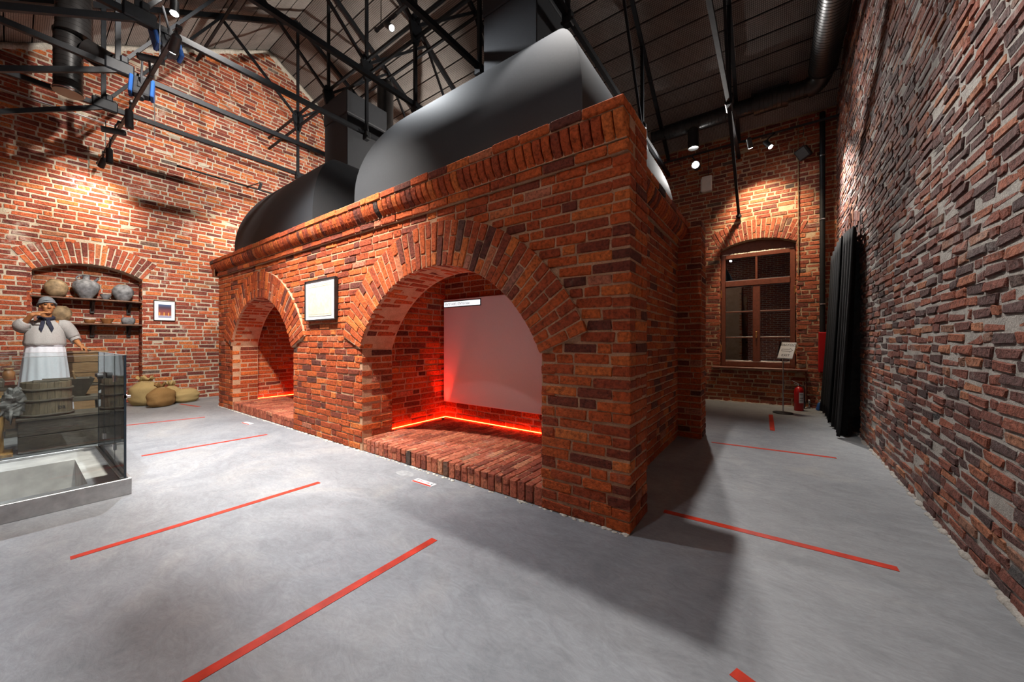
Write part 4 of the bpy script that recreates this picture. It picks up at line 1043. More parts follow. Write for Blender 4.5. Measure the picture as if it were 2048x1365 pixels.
def sticker(c, rz, label):
    root = tag(empty('floor_sticker', (c[0], c[1], 0), rz), label, 'sticker', 'floor stickers')
    b = MB(); b.box(-.125, .125, -.04, .04, .0005, .002); b.build('sheet', M['paper'], root)
    b = MB(); b.box(-.12, .12, -.038, -.016, .002, .0026); b.build('red_band', M['red_tape'], root)
    for x in (-.095, .095):
        b = MB(); b.lathe([(.006, 0), (.006, .0006)], (x, .028, .002), 10); b.box(x-.005, x+.005, -.004, .02, .002, .0026); b.build('figure_mark', M['ink'], root)
    for sg in (-1, 1):
        b = MB(); b.add([(sg*.065, .012, .0026), (sg*.045, .022, .0026), (sg*.045, .002, .0026)], [(0,1,2) if sg < 0 else (0,2,1)]); b.box(min(sg*.02, sg*.045), max(sg*.02, sg*.045), .009, .015, .002, .0026); b.build('arrow_mark', M['red_paint'], root)
    text('1,5 м', .018, M['grey_ink'], root, Matrix.Translation((0, .012, .0022)), align='CENTER', ext=.0002)
sticker((-2.60, 2.21), 0.03, 'white and red floor sticker before the near hearth')
sticker((-6.73, 2.17), 0.05, 'white and red floor sticker before the far hearth')

# ------------------------------------------------------------------ framed pictures
kf = tag(empty('framed_drawing', (-4.86, KY0-.012, 1.845)), 'framed old map on yellowed paper hung between the arches', 'picture')
def frame_parts(root, w_, h_, bar, dep, m):
    # local frame: x right, y = -out, z up
    for x0, x1, z0, z1 in ((-w_/2, w_/2, h_/2-bar, h_/2), (-w_/2, w_/2, -h_/2, -h_/2+bar), (-w_/2, -w_/2+bar, -h_/2+bar, h_/2-bar), (w_/2-bar, w_/2, -h_/2+bar, h_/2-bar)):
        b = MB(); b.bbox(x0, x1, -dep, 0, z0, z1, .003); b.build('frame_bar', m, root)
frame_parts(kf, .80, .545, .016, .045, M['frame_black'])
b = MB(); b.box(-.39, .39, -.032, -.005, -.262, .262); b.build('mat_board', M['paper'], kf)
t = NT('old_map_paper'); p = t.pos(); n1 = t.noise(p, 9, 6, .65, 1.0); n2 = t.noise(p, 30, 5, .6, 2)
c = t.ramp(n1, [(.3, (.50, .44, .29)), (.7, (.66, .60, .44))]); c = t.mix(t.ramp(n2, [(.60, 0.0), (.66, .35)]), c, (.30, .26, .17)); M['map'] = t.set(c, .85, 0, .2)
b = MB(); b.box(-.31, .30, -.034, -.031, -.215, .205); mp_ = b.build('map_sheet', M['map'], kf)
b = MB()
for x0, x1, z0, z1 in ((-.31, .30, .203, .206), (-.31, .30, -.216, -.213), (-.312, -.309, -.215, .205), (.299, .302, -.215, .205), (-.29, .28, .178, .180), (-.29, .28, -.190, -.188), (-.29, -.2885, -.19, .18), (.2785, .28, -.19, .18)): b.box(x0, x1, -.0352, -.034, z0, z1)
b.build('border_line', M['grey_ink'], mp_)
rp = tag(empty('framed_photograph', (XL+.006, 1.915, 1.95), R(90)), 'small framed photograph of a lit brick kiln beside the niche', 'picture')
frame_parts(rp, .345, .43, .012, .03, M['frame_black'])
b = MB(); b.box(-.166, .166, -.022, -.004, -.208, .208); b.build('mat_board', M['paper'], rp)
t = NT('kiln_photo_print'); tc = t.n('ShaderNodeTexCoord'); sx = t.n('ShaderNodeSeparateXYZ'); t.l(tc.outputs['Generated'], sx.inputs[0])
c = t.ramp(sx.outputs[2], [(0, (.25, .30, .45)), (.14, (.36, .30, .40)), (.2, (.30, .08, .03)), (.42, (.24, .05, .05)), (.6, (.14, .04, .05)), (.75, (.06, .03, .05)), (.9, (.05, .06, .14)), (1, (.05, .12, .24))]); M['photo'] = t.set(c, .5, 0, .4)
b = MB(); b.box(-.10, .105, -.024, -.0215, -.15, .135); ph = b.build('photo_print', M['photo'], rp)
M['photo_fire'] = simple('printed_fire', (.85, .36, .08), .6, 0, .2, .3, 60)
for x in (-.08, -.01, .06):
    b = MB(); b.box(x-.008, x+.008, -.0252, -.024, -.105, -.04+.01*rng.random()); b.build('printed_flame', M['photo_fire'], ph)

# conduit and thermostat on the gable wall
th = tag(empty('thermostat', (XL+.01, 1.75, 7.05)), 'white wall sensor high on the gable wall', 'sensor')
b = MB(); b.bbox(0, .04, -.065, .065, -.11, .11, .012); b.build('case', M['white'], th)
b = MB(); b.bbox(.036, .043, -.035, .035, .02, .075, .003); b.build('display', M['black'], th)
pipe_thing('conduit', [(XL+.025, 1.76, 6.94), (XL+.025, 1.76, 5.57), (XL+.025, -1.2, 5.60)], .012, M['steel'], 'thin grey conduit running down from the wall sensor', 'conduit', ())

# ------------------------------------------------------------------ niche shelves and pottery
def shelf(z, y0, y1, label, brs):
    root = tag(empty('wall_shelf', (XL-.16, (y0+y1)/2, z)), label, 'shelf', 'niche shelves'); h = (y1-y0)/2
    b = MB(); b.bbox(-.17, .18, -h, h, -.028, 0, .004); b.build('board', M['shelf'], root)
    for y in brs:
        y -= (y0+y1)/2; b = MB(); b.bbox(-.17, -.14, y-.03, y+.03, -.27, -.028, .005); b.bbox(-.17, .10, y-.025, y+.025, -.055, -.028, .004); b.beam((-.15, y, -.22), (.08, y, -.05), .035, .03); b.build('bracket', M['frame_black'], root)
shelf(2.118, .175, 1.575, 'upper dark shelf board in the niche with the big jars', (.44, .92, 1.42))
shelf(1.642, .20, 1.575, 'lower dark shelf board in the niche with the bowls', (.44, .92, 1.42))
PX = XL-.15
def pot(name, y, z, prof, m, label, cat, extra=None, x=PX):
    root = tag(empty(name, (x, y, z)), label, cat, 'pottery on the niche shelves'); b = MB(); b.lathe(prof, n=30, wob=.015); b.build('body', m, root, smooth=50)
    if extra: extra(root)
    return root
def rim(r, z, m):
    def f(root): b = MB(); b.tube([(r*math.cos(2*math.pi*i/20), r*math.sin(2*math.pi*i/20), z) for i in range(20)], .009, 6, closed=True); b.build('rim', m, root, smooth=True)
    return f
pot('round_jar', .47, 2.12, [(.07, 0), (.115, .05), (.143, .12), (.146, .18), (.13, .245), (.095, .29), (.075, .31), (.07, .315)], M['clay_tan'], 'round tan jar with a grey patch on the upper shelf', 'jar', rim(.073, .315, M['clay_tan']))
def jug_extra(root):
    m = M['clay_grey']; b = MB(); b.lathe([(.062, .36), (.048, .38), (.046, .43), (.06, .455), (.055, .46)], n=22); b.build('neck', m, root, smooth=50)
    b = MB(); b.tube([(0, -.045+(-.06*math.sin(a))-.02, .385+.05*math.cos(a)) for a in [math.pi*i/10-.2 for i in range(12)]], .012, 8); b.build('handle', m, root, smooth=True)
    b = MB(); b.tube([(0, .095, .33), (0, .13, .375), (0, .155, .42)], [.028, .022, .017], 10); b.build('spout', m, root, smooth=True)
pot('spouted_jug', .832, 2.12, [(.075, 0), (.10, .05), (.15, .13), (.178, .20), (.182, .25), (.16, .31), (.115, .345), (.062, .365)], M['clay_grey'], 'large grey clay jug with handle and spout on the upper shelf', 'jug', jug_extra)
pot('small_bowl', 1.085, 2.12, [(.04, 0), (.045, .03), (.075, .08), (.083, .11), (.076, .11), (.06, .06)], M['clay_grey'], 'small grey bowl between the jug and the right jar', 'bowl')
pot('round_jar', 1.32, 2.12, [(.08, 0), (.12, .06), (.155, .15), (.158, .20), (.13, .27), (.09, .315), (.06, .33)], M['clay_grey'], 'grey round jar at the picture end of the upper shelf', 'jar', rim(.062, .33, M['clay_tan']))
pot('covered_bowl', .875, 1.645, [(.05, 0), (.07, .025), (.078, .055), (.078, .075), (.06, .10), (.03, .11)], M['clay_brown'], 'small brown and white bowl on the lower shelf', 'bowl', rim(.077, .085, M['paper']))
pot('shallow_dish', 1.10, 1.645, [(.055, 0), (.06, .015), (.09, .075), (.098, .10), (.09, .10), (.05, .03)], M['clay_brown'], 'shallow brown glazed dish on the lower shelf', 'dish')
pot('squat_pot', 1.395, 1.645, [(.075, 0), (.095, .03), (.105, .07), (.10, .11), (.08, .135), (.07, .14)], M['clay_grey'], 'squat pale grey pot at the picture end of the lower shelf', 'pot')
pot('leaning_jar', .53, 1.645, [(.06, 0), (.10, .06), (.13, .15), (.125, .22), (.09, .28), (.06, .30)], M['clay_tan'], 'pale jar behind the head of the mannequin', 'jar', rim(.062, .30, M['clay_tan']))

# ------------------------------------------------------------------ burlap sacks
def sack(loc, s, rz, tilt, m, label, tie, seed, flat=.9):
    root = tag(empty('burlap_sack', loc, rz), label, 'sack', 'burlap sacks by the gable wall'); root.rotation_euler = (tilt[0], tilt[1], rz)
    def fn(p):
        q = Vector((p.x/s[0], p.y/s[1], p.z/s[2])); e = 1.0
        sgn = lambda a: (1 if a >= 0 else -1); q = Vector([sgn(a)*abs(a)**.75 for a in q])
        f = 1+.07*noise.noise(q*1.6+Vector((seed, 0, 0)))+.05*math.sin(q.z*9+3*noise.noise(q*1.3+Vector((0, seed, 0))))*(1-abs(q.z))
        z = q.z*s[2]*f
        if tie and q.z > .45:
            k = 1-(q.z-.45)*1.15; f *= max(.28, k)
        return Vector((q.x*s[0]*f, q.y*s[1]*f, max(z, -s[2]*flat)))
    b = MB(); b.ball((0, 0, s[2]*flat), *s, 34, 26, fn); b.build('body', m, root, smooth=True)
    if tie:
        zt = s[2]*(flat+.86); r0 = min(s[0], s[1])*.33; b = MB()
        b.tube([(r0*math.cos(2*math.pi*i/16), r0*math.sin(2*math.pi*i/16), zt) for i in range(16)], .012, 6, closed=True); b.tube([(r0, 0, zt), (r0+.05, .03, zt-.05), (r0+.06, .06, zt-.12)], .008, 6); b.build('rope_tie', M['rope'], root, smooth=True)
        b = MB(); n = 24; vs_ = []
        for j, (rr, z) in enumerate(((r0*.9, zt), (r0*1.25, zt+.05), (r0*1.7, zt+.085))):
            for i in range(n): a = 2*math.pi*i/n; k = 1+.22*math.sin(7*a+j)*(j/2); vs_.append((rr*k*math.cos(a), rr*k*math.sin(a), z+.02*math.sin(5*a)*j))
        b.add(vs_, [(j*n+i, j*n+(i+1) % n, j*n+n+(i+1) % n, j*n+n+i) for j in range(2) for i in range(n)]); o = b.build('ruffle', m, root, smooth=True); md = o.modifiers.new('t', 'SOLIDIFY'); md.thickness = .008
    return root
sack((-10.34, 1.58, 0), (.23, .24, .27), .4, (0, 0), M['burlap'], 'upright pale burlap sack at the back of the sack pile', True, 1.0)
sack((-9.84, 1.74, 0), (.15, .24, .21), .62, (0, R(-6)), M['burlap_brown'], 'brown burlap sack at the front of the sack pile', True, 4.0)
sack((-10.16, 2.16, 0), (.17, .22, .15), .3, (0, 0), M['burlap'], 'plump pale burlap sack lying closest to the kiln', False, 7.0)
sack((-10.46, 1.99, .0), (.13, .17, .19), .1, (0, 0), M['burlap'], 'loosely tied burlap sack behind the brown one', True, 9.0)

# cobbled patch under the bakery display
b = MB()
for i in range(260):
    x = rng.uniform(-10.5, -6.3); y = rng.uniform(-1.15, 1.35)
    if y > .75 and x > -9.4-(y-.75)*1.4: continue
    s = rng.uniform(.05, .085); b.ball((x, y, 0), s, s*rng.uniform(.7, 1), .014, 9, 5)
b.box(-10.6, -6.2, -1.2, .72, 0, .008)
tag(b.build('cobbles', M['stone'], smooth=40), 'grey cobbled patch under the mannequin display', 'cobbles', kind='stuff')

# ------------------------------------------------------------------ glass case over the pit
gc = tag(empty('glass_case', (-5.25, 0, 0)), 'frameless glass enclosure on a steel kerb around a concrete pit', 'glass case')
OX = 5.25
b = MB(); z1 = .122
for x0, x1, y0, y1 in ((-6.06, PIT[0], -1.2, .57), (PIT[1], -4.44, -1.2, .57), (PIT[0], PIT[1], PIT[3], .57), (PIT[0], PIT[1], -1.2, PIT[2])): b.box(x0+OX, x1+OX, y0, y1, .0, z1)
b.build('pit_rim', M['concrete'], gc)
b = MB(); x0, x1, y0, y1 = PIT[0]+OX, PIT[1]+OX, PIT[2], PIT[3]; zb = -.32
b.add([(x0,y0,zb),(x1,y0,zb),(x1,y1,zb),(x0,y1,zb),(x0,y0,0),(x1,y0,0),(x1,y1,0),(x0,y1,0)], [(0,1,2,3),(0,4,5,1),(1,5,6,2),(2,6,7,3),(3,7,4,0)]); b.build('pit_wall', M['concrete'], gc)
for nm, q in (('kerb_plate', (-4.44, -4.42, -1.22, .592)), ('kerb_plate', (-6.085, -6.06, -1.22, .592)), ('kerb_plate', (-6.06, -4.44, .572, .592)), ('kerb_plate', (-6.06, -4.44, -1.22, -1.2))):
    b = MB(); b.bbox(q[0]+OX, q[1]+OX, q[2], q[3], .0, .138, .003); b.build(nm, M['steel'], gc)
GZ0, GZ1 = .125, 1.18
def gpane(x0, x1, y0, y1):
    b = MB(); b.box(x0+OX, x1+OX, y0, y1, GZ0, GZ1); o = b.build('pane', M['glass'], gc)
    return o
gpane(-4.462, -4.452, -1.19, .55); gpane(-6.05, -6.04, -1.19, .55)
for a, c in ((-6.04, -5.62), (-5.61, -4.95), (-4.94, -4.465)): gpane(a, c, .552, .562)
for x0, x1, y0, y1 in ((-4.464, -4.450, -1.19, .562), (-6.052, -6.038, -1.19, .562), (-6.04, -4.465, .551, .563)):
    b = MB(); b.box(x0+OX, x1+OX, y0, y1, GZ1, GZ1+.003); b.build('pane_edge', M['steel'], gc)
for x, y in ((-4.457, .557), (-5.615, .557), (-4.945, .557), (-6.045, .557)):
    b = MB(); b.box(x+OX-.007, x+OX+.007, y-.007, y+.007, GZ0, GZ1+.001); b.build('pane_edge', M['glass_edge'], gc)
b = MB(); b.bbox(-6.03+OX, -6.0+OX, -1.18, .54, .122, .15, .004); b.build('floor_channel', M['chrome'], gc)
b = MB(); b.bbox(-6.0+OX, -4.47+OX, .525, .55, .122, .15, .004); b.build('floor_channel', M['chrome'], gc)
for x in (-4.96, -5.60):
    for z in (.32, .95): b = MB(); b.bbox(x+OX-.03, x+OX+.03, .54, .575, z-.03, z+.03, .004); b.build('hinge', M['chrome'], gc)
b = MB(); b.bbox(-4.475+OX, -4.45+OX, .545, .572, .81, .845, .004); b.cyl((-4.462+OX, .57, .828), (-4.462+OX, .59, .828), .011, n=12); b.build('lock', M['chrome'], gc)
b = MB(); b.bbox(-5.75+OX, -5.55+OX, .50, .535, .925, .965, .006); b.cyl((-5.56+OX, .50, .945), (-5.56+OX, .54, .945), .03, n=14); b.build('door_closer', M['black'], gc)
b = MB(); b.box(-4.66+OX, -4.53+OX, .5625, .564, .82, .90); b.build('notice_sheet', M['paper'], gc)

# ------------------------------------------------------------------ bakery display behind the glass
def plank_box(name, x0, x1, y0, y1, z0, z1, rows, m, label, cat, legs=0.0, lid=None):
    root = tag(empty(name, ((x0+x1)/2, (y0+y1)/2, z0)), label, cat); hx, hy, H_ = (x1-x0)/2, (y1-y0)/2, z1-z0
    b = MB(); b.box(-hx+.02, hx-.02, -hy+.02, hy-.02, legs, H_-.01); b.build('carcass', M['wood_dark'], root)
    rh = (H_-legs)/rows
    for i in range(rows):
        for sx_ in (-1, 1):
            b = MB(); b.bbox(sx_*hx-.013 if sx_ > 0 else -hx, hx if sx_ > 0 else -hx+.013, -hy, hy, legs+i*rh+.004, legs+(i+1)*rh-.004, .004); b.build('plank', m, root)
        for sy in (-1, 1):
            b = MB(); b.bbox(-hx+.014, hx-.014, hy-.013 if sy > 0 else -hy, hy if sy > 0 else -hy+.013, legs+i*rh+.004, legs+(i+1)*rh-.004, .004); b.build('plank', m, root)
    b = MB(); b.bbox(-hx-.015, hx+.015, -hy-.015, hy+.015, H_-.02, H_+.012, .005); b.build('lid', lid or m, root)
    if legs:
        for sx_ in (-1, 1):
            for sy in (-1, 1): b = MB(); b.bbox(sx_*(hx-.04)-.03, sx_*(hx-.04)+.03, sy*(hy-.05)-.03, sy*(hy-.05)+.03, 0, legs+.02, .005); b.build('leg', M['wood_dark'], root)
    return root
ch_ = plank_box('wooden_chest', -7.30, -6.88, .03, .76, .016, .40, 2, M['wood_dark'], 'long dark wooden chest under the tub', 'chest')
b = MB(); b.tube([(.225, .30+.055*math.cos(a), .20+.05*math.sin(a)) for a in [math.pi+math.pi*i/10 for i in range(11)]], .010, 8); b.cyl((.20, .245, .20), (.235, .245, .20), .015, n=10); b.cyl((.20, .355, .20), (.235, .355, .20), .015, n=10); b.build('drop_handle', M['black'], ch_, smooth=True)
tb = tag(empty('wooden_tub', (-7.08, .235, .415)), 'coopered wooden tub with black hoops and painted letters', 'tub')
ns = 22
for i in range(ns):
    a0 = 2*math.pi*i/ns+.006; a1 = 2*math.pi*(i+1)/ns-.006; b = MB(); r0, r1 = .20, .182; H_ = .40; vs_ = []
    for z, k in ((0, 1.0), (.01, 1.012), (H_-.01, .965), (H_, .955)):
        for r_ in (r0-.022, r0):
            for a in (a0, a1): vs_.append((r_*k*math.cos(a), r_*k*math.sin(a), z))
    fs = []
    for j in range(3): o_ = j*4; fs += [(o_+2, o_+3, o_+7, o_+6), (o_+1, o_, o_+4, o_+5), (o_, o_+2, o_+6, o_+4), (o_+3, o_+1, o_+5, o_+7)]
    fs += [(0,1,3,2), (12,14,15,13)]; b.add(vs_, fs); b.build('stave', M['wood_stave'], tb)
for z in (.02, .19, .315):
    r_ = .2*(1.012-.05*z/.4)+.004; b = MB(); b.tube([(r_*math.cos(2*math.pi*i/32), r_*math.sin(2*math.pi*i/32), z+.004*math.sin(i)) for i in range(32)], .014, 8, closed=True); b.build('hoop', M['wood_dark'], tb, smooth=True)
b = MB(); b.cyl((0,0,.37), (0,0,.385), .165, n=28); b.bbox(-.16, .04, -.10, .10, .385, .41, .006); b.build('lid_board', M['wood_dark'], tb)
an = R(32); text('ba', .075, M['ink'], tb, frame((.2035*math.cos(an), .2035*math.sin(an), .10), (-math.sin(an), math.cos(an), 0), (0,0,1), (math.cos(an), math.sin(an), 0)), align='CENTER')
hp = tag(empty('wooden_hopper', (-7.62, .52, .0)), 'dark tapered wooden hopper on a low stool beside the tub', 'hopper')
b = MB(); q0 = [(-.08, -.05), (.08, -.05), (.08, .05), (-.08, .05)]; q1 = [(-.20, -.30), (.20, -.30), (.20, .13), (-.20, .13)]
b.add([(x, y, .56) for x, y in q0]+[(x, y, .80) for x, y in q1]+[(x*.88, y*.88, .80) for x, y in q1]+[(x*.8, y*.8, .60) for x, y in q0], [(3,2,1,0)]+[(i, (i+1) % 4, 4+(i+1) % 4, 4+i) for i in range(4)]+[(4+i, 4+(i+1) % 4, 8+(i+1) % 4, 8+i) for i in range(4)]+[(8+i, 8+(i+1) % 4, 12+(i+1) % 4, 12+i) for i in range(4)]+[(12,13,14,15)]); b.build('bin', M['wood_dark'], hp)
b = MB(); b.bbox(-.16, .16, -.28, .24, .50, .56, .006); b.build('stool_top', M['wood_dark'], hp)
for x in (-.12, .12):
    for y in (-.22, .18): b = MB(); b.beam((x, y, .50), (x*1.2, y*1.15, .0), .05, .05); b.build('leg', M['wood_dark'], hp)
b = MB(); b.cyl((.05, -.02, .70), (.12, -.06, .90), .012, n=8); b.build('stirring_stick', M['wood_mid'], hp)
plank_box('plank_counter', -9.35, -8.75, -.35, .95, .02, .62, 3, M['wood_mid'], 'low brown plank counter behind the hopper', 'counter', lid=M['wood_dark'])
cr = plank_box('wooden_crate', -9.25, -8.80, .28, .90, .635, 1.13, 3, M['wood_mid'], 'pale plank crate at the right of the mannequin', 'crate')
# work table with log leg at the picture's edge
wt = tag(empty('work_table', (-7.15, -.22, 0)), 'heavy plank table on a yellow log leg at the picture edge', 'table')
b = MB(); b.bbox(-.34, .30, -.55, .16, .78, .86, .012); b.build('table_top', M['wood_dark'], wt)
b = MB(); b.bbox(-.30, .34, -.52, .10, .68, .775, .012); b.build('apron_board', M['wood_dark'], wt)
for (x, y) in ((.12, .10), (.05, -.42)):
    b = MB(); b.tube([(x, y, .04), (x+.006, y, .25), (x-.004, y+.006, .45), (x, y, .68)], [.062, .056, .060, .054], 12); b.build('log_leg', M['wood_yellow'], wt, smooth=40)
b = MB(); b.bbox(-.05, .28, -.5, .22, .0, .045, .008); b.build('foot_plank', M['wood_yellow'], wt)
wo = tag(empty('wool_bundle', (-7.02, .02, .36)), 'matted grey wool bundle hanging from the table edge', 'wool')
def wfn(p): return p*(1+.45*noise.noise(p*16)+.25*noise.noise(p*40))
b = MB(); b.ball((0, 0, .22), .09, .12, .17, 30, 22, wfn); b.build('tuft', M['felt'], wo)
b = MB()
for i in range(12): a = rng.uniform(0, 6.3); b.tube([(.07*math.cos(a), .10*math.sin(a), .15), (.10*math.cos(a), .14*math.sin(a), .10), (.09*math.cos(a)+.02, .13*math.sin(a), .0)], [.016, .012, .004], 6)
b.build('strand', M['felt'], wo, smooth=True)
jr = tag(empty('small_jar', (-7.02, -.03, .865)), 'small dark jar standing on the plank table', 'jar')
b = MB(); b.lathe([(.035, 0), (.045, .03), (.045, .08), (.03, .10), (.032, .115)], n=18); b.build('body', M['clay_brown'], jr, smooth=50)
b = MB(); b.cyl((0,0,.113), (0,0,.128), .036, n=16); b.build('lid', M['wood_mid'], jr)
bk_ = tag(empty('paper_sheaf', (-7.3, -.30, .862)), 'pale sheet propped on the plank table', 'paper')
b = MB(); b.beam((0, -.18, .09), (0, .16, .03), .14, .008); b.build('sheet', M['stone'], bk_); b = MB(); b.bbox(-.05, .05, -.16, .1, .0, .03, .004); b.build('block', M['wood_mid'], bk_)

# ------------------------------------------------------------------ the mannequin
px, py = -8.46, .27
pf = tag(empty('plank_platform', (px-.02, py-.02, 0)), 'low plank platform under the mannequin', 'platform')
for i in range(4): b = MB(); b.bbox(-.25, .25, -.32+i*.16+.004, -.32+(i+1)*.16-.004, .012, .058, .005); b.build('plank', M['wood_dark'], pf)
pe = tag(empty('person', (px, py, .06)), 'mannequin in grey linen shirt, white apron and grey cap raising a hand to the face', 'person'); pe.scale = (.96, .86, 1)
def Lp(x, y, z): return Vector((x, y, z))
b = MB()
hc = Lp(.02, .02, 1.735)
# legs, pelvis, torso
for sg in (-1, 1):
    b.capsule(Lp(0, sg*.10, .92), Lp(.02, sg*.11, .50), .095, .065); b.capsule(Lp(.02, sg*.11, .50), Lp(-.01, sg*.115, .10), .06, .042); b.capsule(Lp(-.03, sg*.115, .05), Lp(.15, sg*.13, .035), .042, .033)
b.ball(Lp(0, 0, .98), .125, .175, .14); b.ball(Lp(.01, 0, 1.15), .13, .17, .16); b.ball(Lp(0, 0, 1.36), .125, .185, .17)
b.capsule(Lp(-.005, -.15, 1.47), Lp(-.005, .15, 1.47), .07, .07); b.capsule(Lp(0, .0, 1.48), Lp(.015, .015, 1.64), .062, .056)
# head: skull, jaw, nose, brow, lips, ears (facing +x, turned a little to +y)
Rh = Matrix.Rotation(R(10), 3, 'Z')
def hp_(x, y, z): return hc+Rh @ Vector((x, y, z))
b.ball(hp_(-.015, 0, .03), .098, .078, .098, 20, 14); b.ball(hp_(.035, 0, -.035), .062, .060, .075, 18, 12); b.ball(hp_(.065, 0, -.088), .028, .030, .024)
b.capsule(hp_(.086, 0, .028), hp_(.108, 0, -.016), .010, .015, 8); b.ball(hp_(.098, .012, -.022), .011); b.ball(hp_(.098, -.012, -.022), .011)
b.capsule(hp_(.074, -.035, .048), hp_(.080, .035, .048), .013, .013, 8)
b.capsule(hp_(.082, -.020, -.050), hp_(.082, .020, -.050), .009, .009, 8); b.capsule(hp_(.080, -.016, -.062), hp_(.080, .016, -.062), .010, .010, 8)
for sg in (-1, 1):
    b.ball(hp_(-.005, sg*.078, .0), .020, .010, .032); b.ball(hp_(.062, sg*.038, -.012), .026, .022, .022)
def arm(sh, el, wr_):
    b.capsule(sh, el, .058, .046); b.capsule(el, wr_, .044, .029)
def hand(wr_, d, up, curl, thumb_side, spread=.20):
    # palm plus five separate fingers
    d = Vector(d).normalized(); n = Vector(up); n = (n-d*n.dot(d)).normalized(); s_ = d.cross(n)*thumb_side
    pc = wr_+d*.052
    for k in (-1.5, -.5, .5, 1.5): b.capsule(wr_+s_*k*.010, wr_+d*.085+s_*k*.020, .016, .0125, 8)
    for k, ln in ((1.5, .072), (.5, .082), (-.5, .076), (-1.5, .060)):
        p = wr_+d*.088+s_*k*.0205; c = 0.0; dd = (d+s_*k*.06*spread*5).normalized(); r_ = .0095
        for seg_ in range(3):
            ax = dd.cross(-n).normalized(); dd = (Matrix.Rotation(curl, 3, ax) @ dd).normalized(); q = p+dd*ln*(.42, .32, .26)[seg_]; b.capsule(p, q, r_, r_*.9, 8); p = q; r_ *= .9
    p = wr_+d*.030+s_*.024; dd = (d*.75+s_*.75-n*.25).normalized()
    for ln in (.035, .03, .026): q = p+dd*ln; b.capsule(p, q, .0115, .010, 8); p = q; dd = (dd+d*.35-n*.15).normalized()
# right arm (picture left): elbow out, hand raised before the mouth, palm down
shr, elr, wrr = Lp(0, -.17, 1.475), Lp(.07, -.245, 1.44), Lp(.21, -.135, 1.60)
arm(shr, elr, wrr); hand(wrr, (-.06, .80, .34), (.35, -.25, .9), R(9), 1)
# left arm (picture right): down, forearm forward and out, hand closing on a scraper
shl, ell, wrl = Lp(0, .19, 1.47), Lp(-.01, .315, 1.27), Lp(.10, .365, 1.175)
arm(shl, ell, wrl); hand(wrl, (.42, .62, -.45), (.2, .35, .85), R(26), 1)
o = b.build('body', M['skin'], pe, smooth=True); b = None
rm = o.modifiers.new('remesh', 'REMESH'); rm.mode = 'VOXEL'; rm.voxel_size = .0062; rm.use_smooth_shade = True
sm = o.modifiers.new('smooth', 'SMOOTH'); sm.iterations = 3; sm.factor = .5
for sg in (-1, 1):
    b = MB(); b.ball(hp_(.074, sg*.034, .022), .012, .017, .009, 12, 8); b.build('eye', M['eye'], pe, smooth=True)
    b = MB(); b.capsule(hp_(.090, sg*.018, .052), hp_(.083, sg*.055, .050), .006, .004, 8); b.build('eyebrow', M['eye'], pe, smooth=True)
b = MB(); b.ball(hp_(-.022, 0, .045), .114, .094, .102, 26, 18, lambda p: Vector((p.x, p.y, max(p.z, -.045+.62*max(0, p.x+.02)))) ); b.build('cap', M['cap'], pe, smooth=True)
b = MB(); pts = [hp_(-.022+.108*math.cos(a), .094*math.sin(a), .026+.038*math.cos(a)) for a in [2*math.pi*i/26 for i in range(26)]]; b.tube(pts, .015, 8, closed=True); b.build('cap_band', M['cap'], pe, smooth=True)
# shirt: lofted torso plus sleeves
def loft(rings, n=36, fold=.0, seed=0, cap=False):
    b = MB(); vs_ = []
    for j, (z, cx_, cy_, rx, ry) in enumerate(rings):
        for i in range(n):
            a = 2*math.pi*i/n; f = 1+fold*1.6*noise.noise(Vector((math.cos(a)*3.2, math.sin(a)*3.2, z*11+seed)))+fold*.5*math.sin(9*a+seed+z*3)
            vs_.append((cx_+rx*f*math.cos(a), cy_+ry*f*math.sin(a), z))
    m = len(rings); b.add(vs_, [(j*n+i, j*n+(i+1) % n, j*n+n+(i+1) % n, j*n+n+i) for j in range(m-1) for i in range(n)]+([tuple(range((m-1)*n, m*n))] if cap else [])); return b
b = loft([(1.165, .01, 0, .165, .205), (1.18, .012, 0, .188, .224), (1.22, .015, 0, .19, .227), (1.28, .012, 0, .175, .215), (1.38, .005, 0, .16, .212), (1.45, 0, 0, .135, .20), (1.50, 0, 0, .105, .155), (1.535, 0, .005, .085, .10), (1.56, .003, .008, .073, .078)], 40, .035, 2)
b.build('shirt', M['linen'], pe, smooth=True)
def sleeve(pts, rs, seed):
    b = MB(); P = []; RR = []
    for i in range(len(pts)-1):
        for k in range(5):
            f = k/5; P.append(Vector(pts[i]).lerp(Vector(pts[i+1]), f)); RR.append((rs[i]*(1-f)+rs[i+1]*f)*(1+.07*noise.noise(Vector((i+f, seed, 1))*2.7)))
    P.append(Vector(pts[-1])); RR.append(rs[-1]); b.tube(P, RR, 18); b.build('sleeve', M['linen'], pe, smooth=True)
sleeve([(0, -.11, 1.475), (.0, -.17, 1.47), (.05, -.23, 1.445), (.085, -.238, 1.455), (.12, -.195, 1.51)], [.085, .096, .098, .090, .066], 1)
sleeve([(0, .13, 1.47), (0, .205, 1.455), (-.005, .26, 1.38), (-.01, .308, 1.295), (.012, .325, 1.255)], [.085, .095, .088, .074, .062], 5)
b = MB(); b.tube([(.012+.0*math.cos(a), .325, 1.185) for a in (0, 1)], .06, 12) if False else b.tube([Vector((.0, .318, 1.268)), Vector((.022, .332, 1.238))], .066, 16); b.build('cuff', M['linen'], pe, smooth=40)
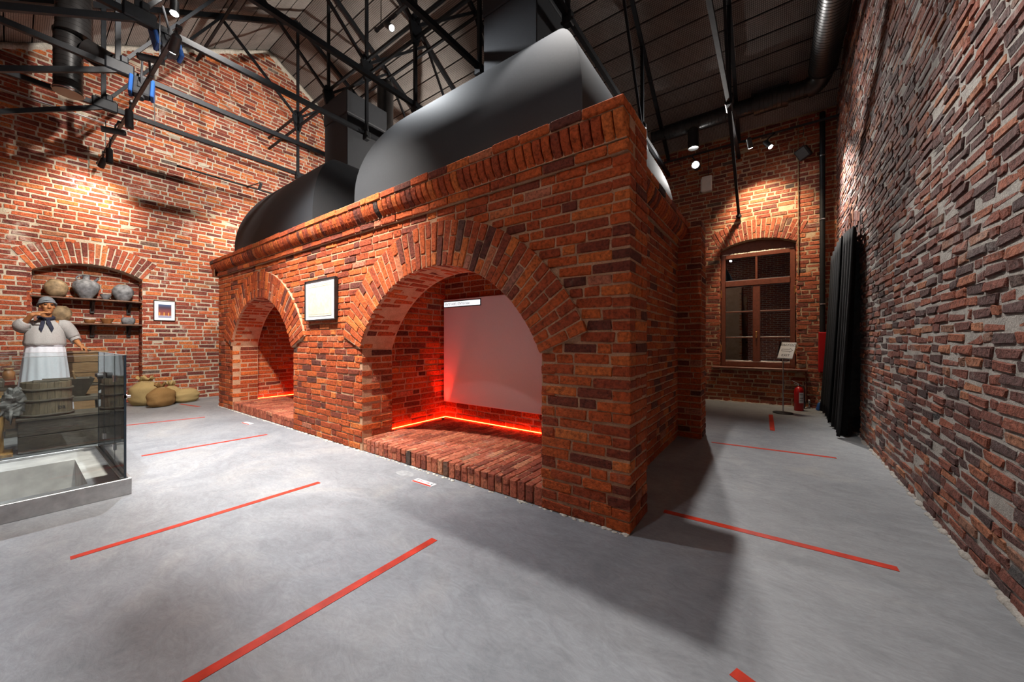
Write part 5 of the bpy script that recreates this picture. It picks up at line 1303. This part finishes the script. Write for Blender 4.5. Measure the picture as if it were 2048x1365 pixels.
# apron skirt with gathers
rings = []
for j in range(12):
    f = j/11; z = 1.19-f*.95; rings.append((z, .015, 0, .165+.085*f**.8, .20+.10*f**.8))
n = 90; b = MB(); vs_ = []
for j, (z, cx_, cy_, rx, ry) in enumerate(rings):
    for i in range(n):
        a = 2*math.pi*i/n; f = 1+(.012+.035*j/11)*math.sin(15*a+1.5*noise.noise(Vector((math.cos(a), math.sin(a), z))))+.02*noise.noise(Vector((a*2, z*4, 1))); vs_.append((cx_+rx*f*math.cos(a), cy_+ry*f*math.sin(a), z))
b.add(vs_, [(j*n+i, j*n+(i+1) % n, j*n+n+(i+1) % n, j*n+n+i) for j in range(11) for i in range(n)]); b.build('apron_skirt', M['apron'], pe, smooth=True)
b = MB(); b.tube([(.012+.172*math.cos(2*math.pi*i/30), .208*math.sin(2*math.pi*i/30), 1.178) for i in range(30)], .012, 8, closed=True); b.build('waistband', M['apron'], pe, smooth=True)
# kerchief
b = MB(); b.tube([(.012+.072*math.cos(2*math.pi*i/24), .01+.074*math.sin(2*math.pi*i/24), 1.575-.022*math.cos(2*math.pi*i/24)) for i in range(24)], .024, 8, closed=True); b.build('kerchief', M['navy'], pe, smooth=True)
for sg, y1 in ((-1, -.045), (1, .06)):
    b = MB(); b.add([(.095, sg*.008, 1.55), (.11, sg*.04, 1.55), (.165, y1+sg*.022, 1.42), (.172, y1, 1.36), (.168, y1-sg*.02, 1.42), (.135, sg*.006, 1.50)], [(0,1,2,3,4,5) if sg > 0 else (5,4,3,2,1,0)]); o = b.build('kerchief_tail', M['navy'], pe); md = o.modifiers.new('t', 'SOLIDIFY'); md.thickness = .012; md.offset = 0
sc_ = tag(empty('scraper', (px+.16, py+.39, 1.16)), 'short dark scraper held in the lowered hand of the mannequin', 'tool')
b = MB(); b.cyl((-.03, -.05, .012), (.0, .02, 0), .011, n=10); b.build('grip', M['wood_dark'], sc_); b = MB(); b.beam((0, .02, 0), (.03, .10, -.004), .03, .004); b.build('blade', M['steel_dark'], sc_)
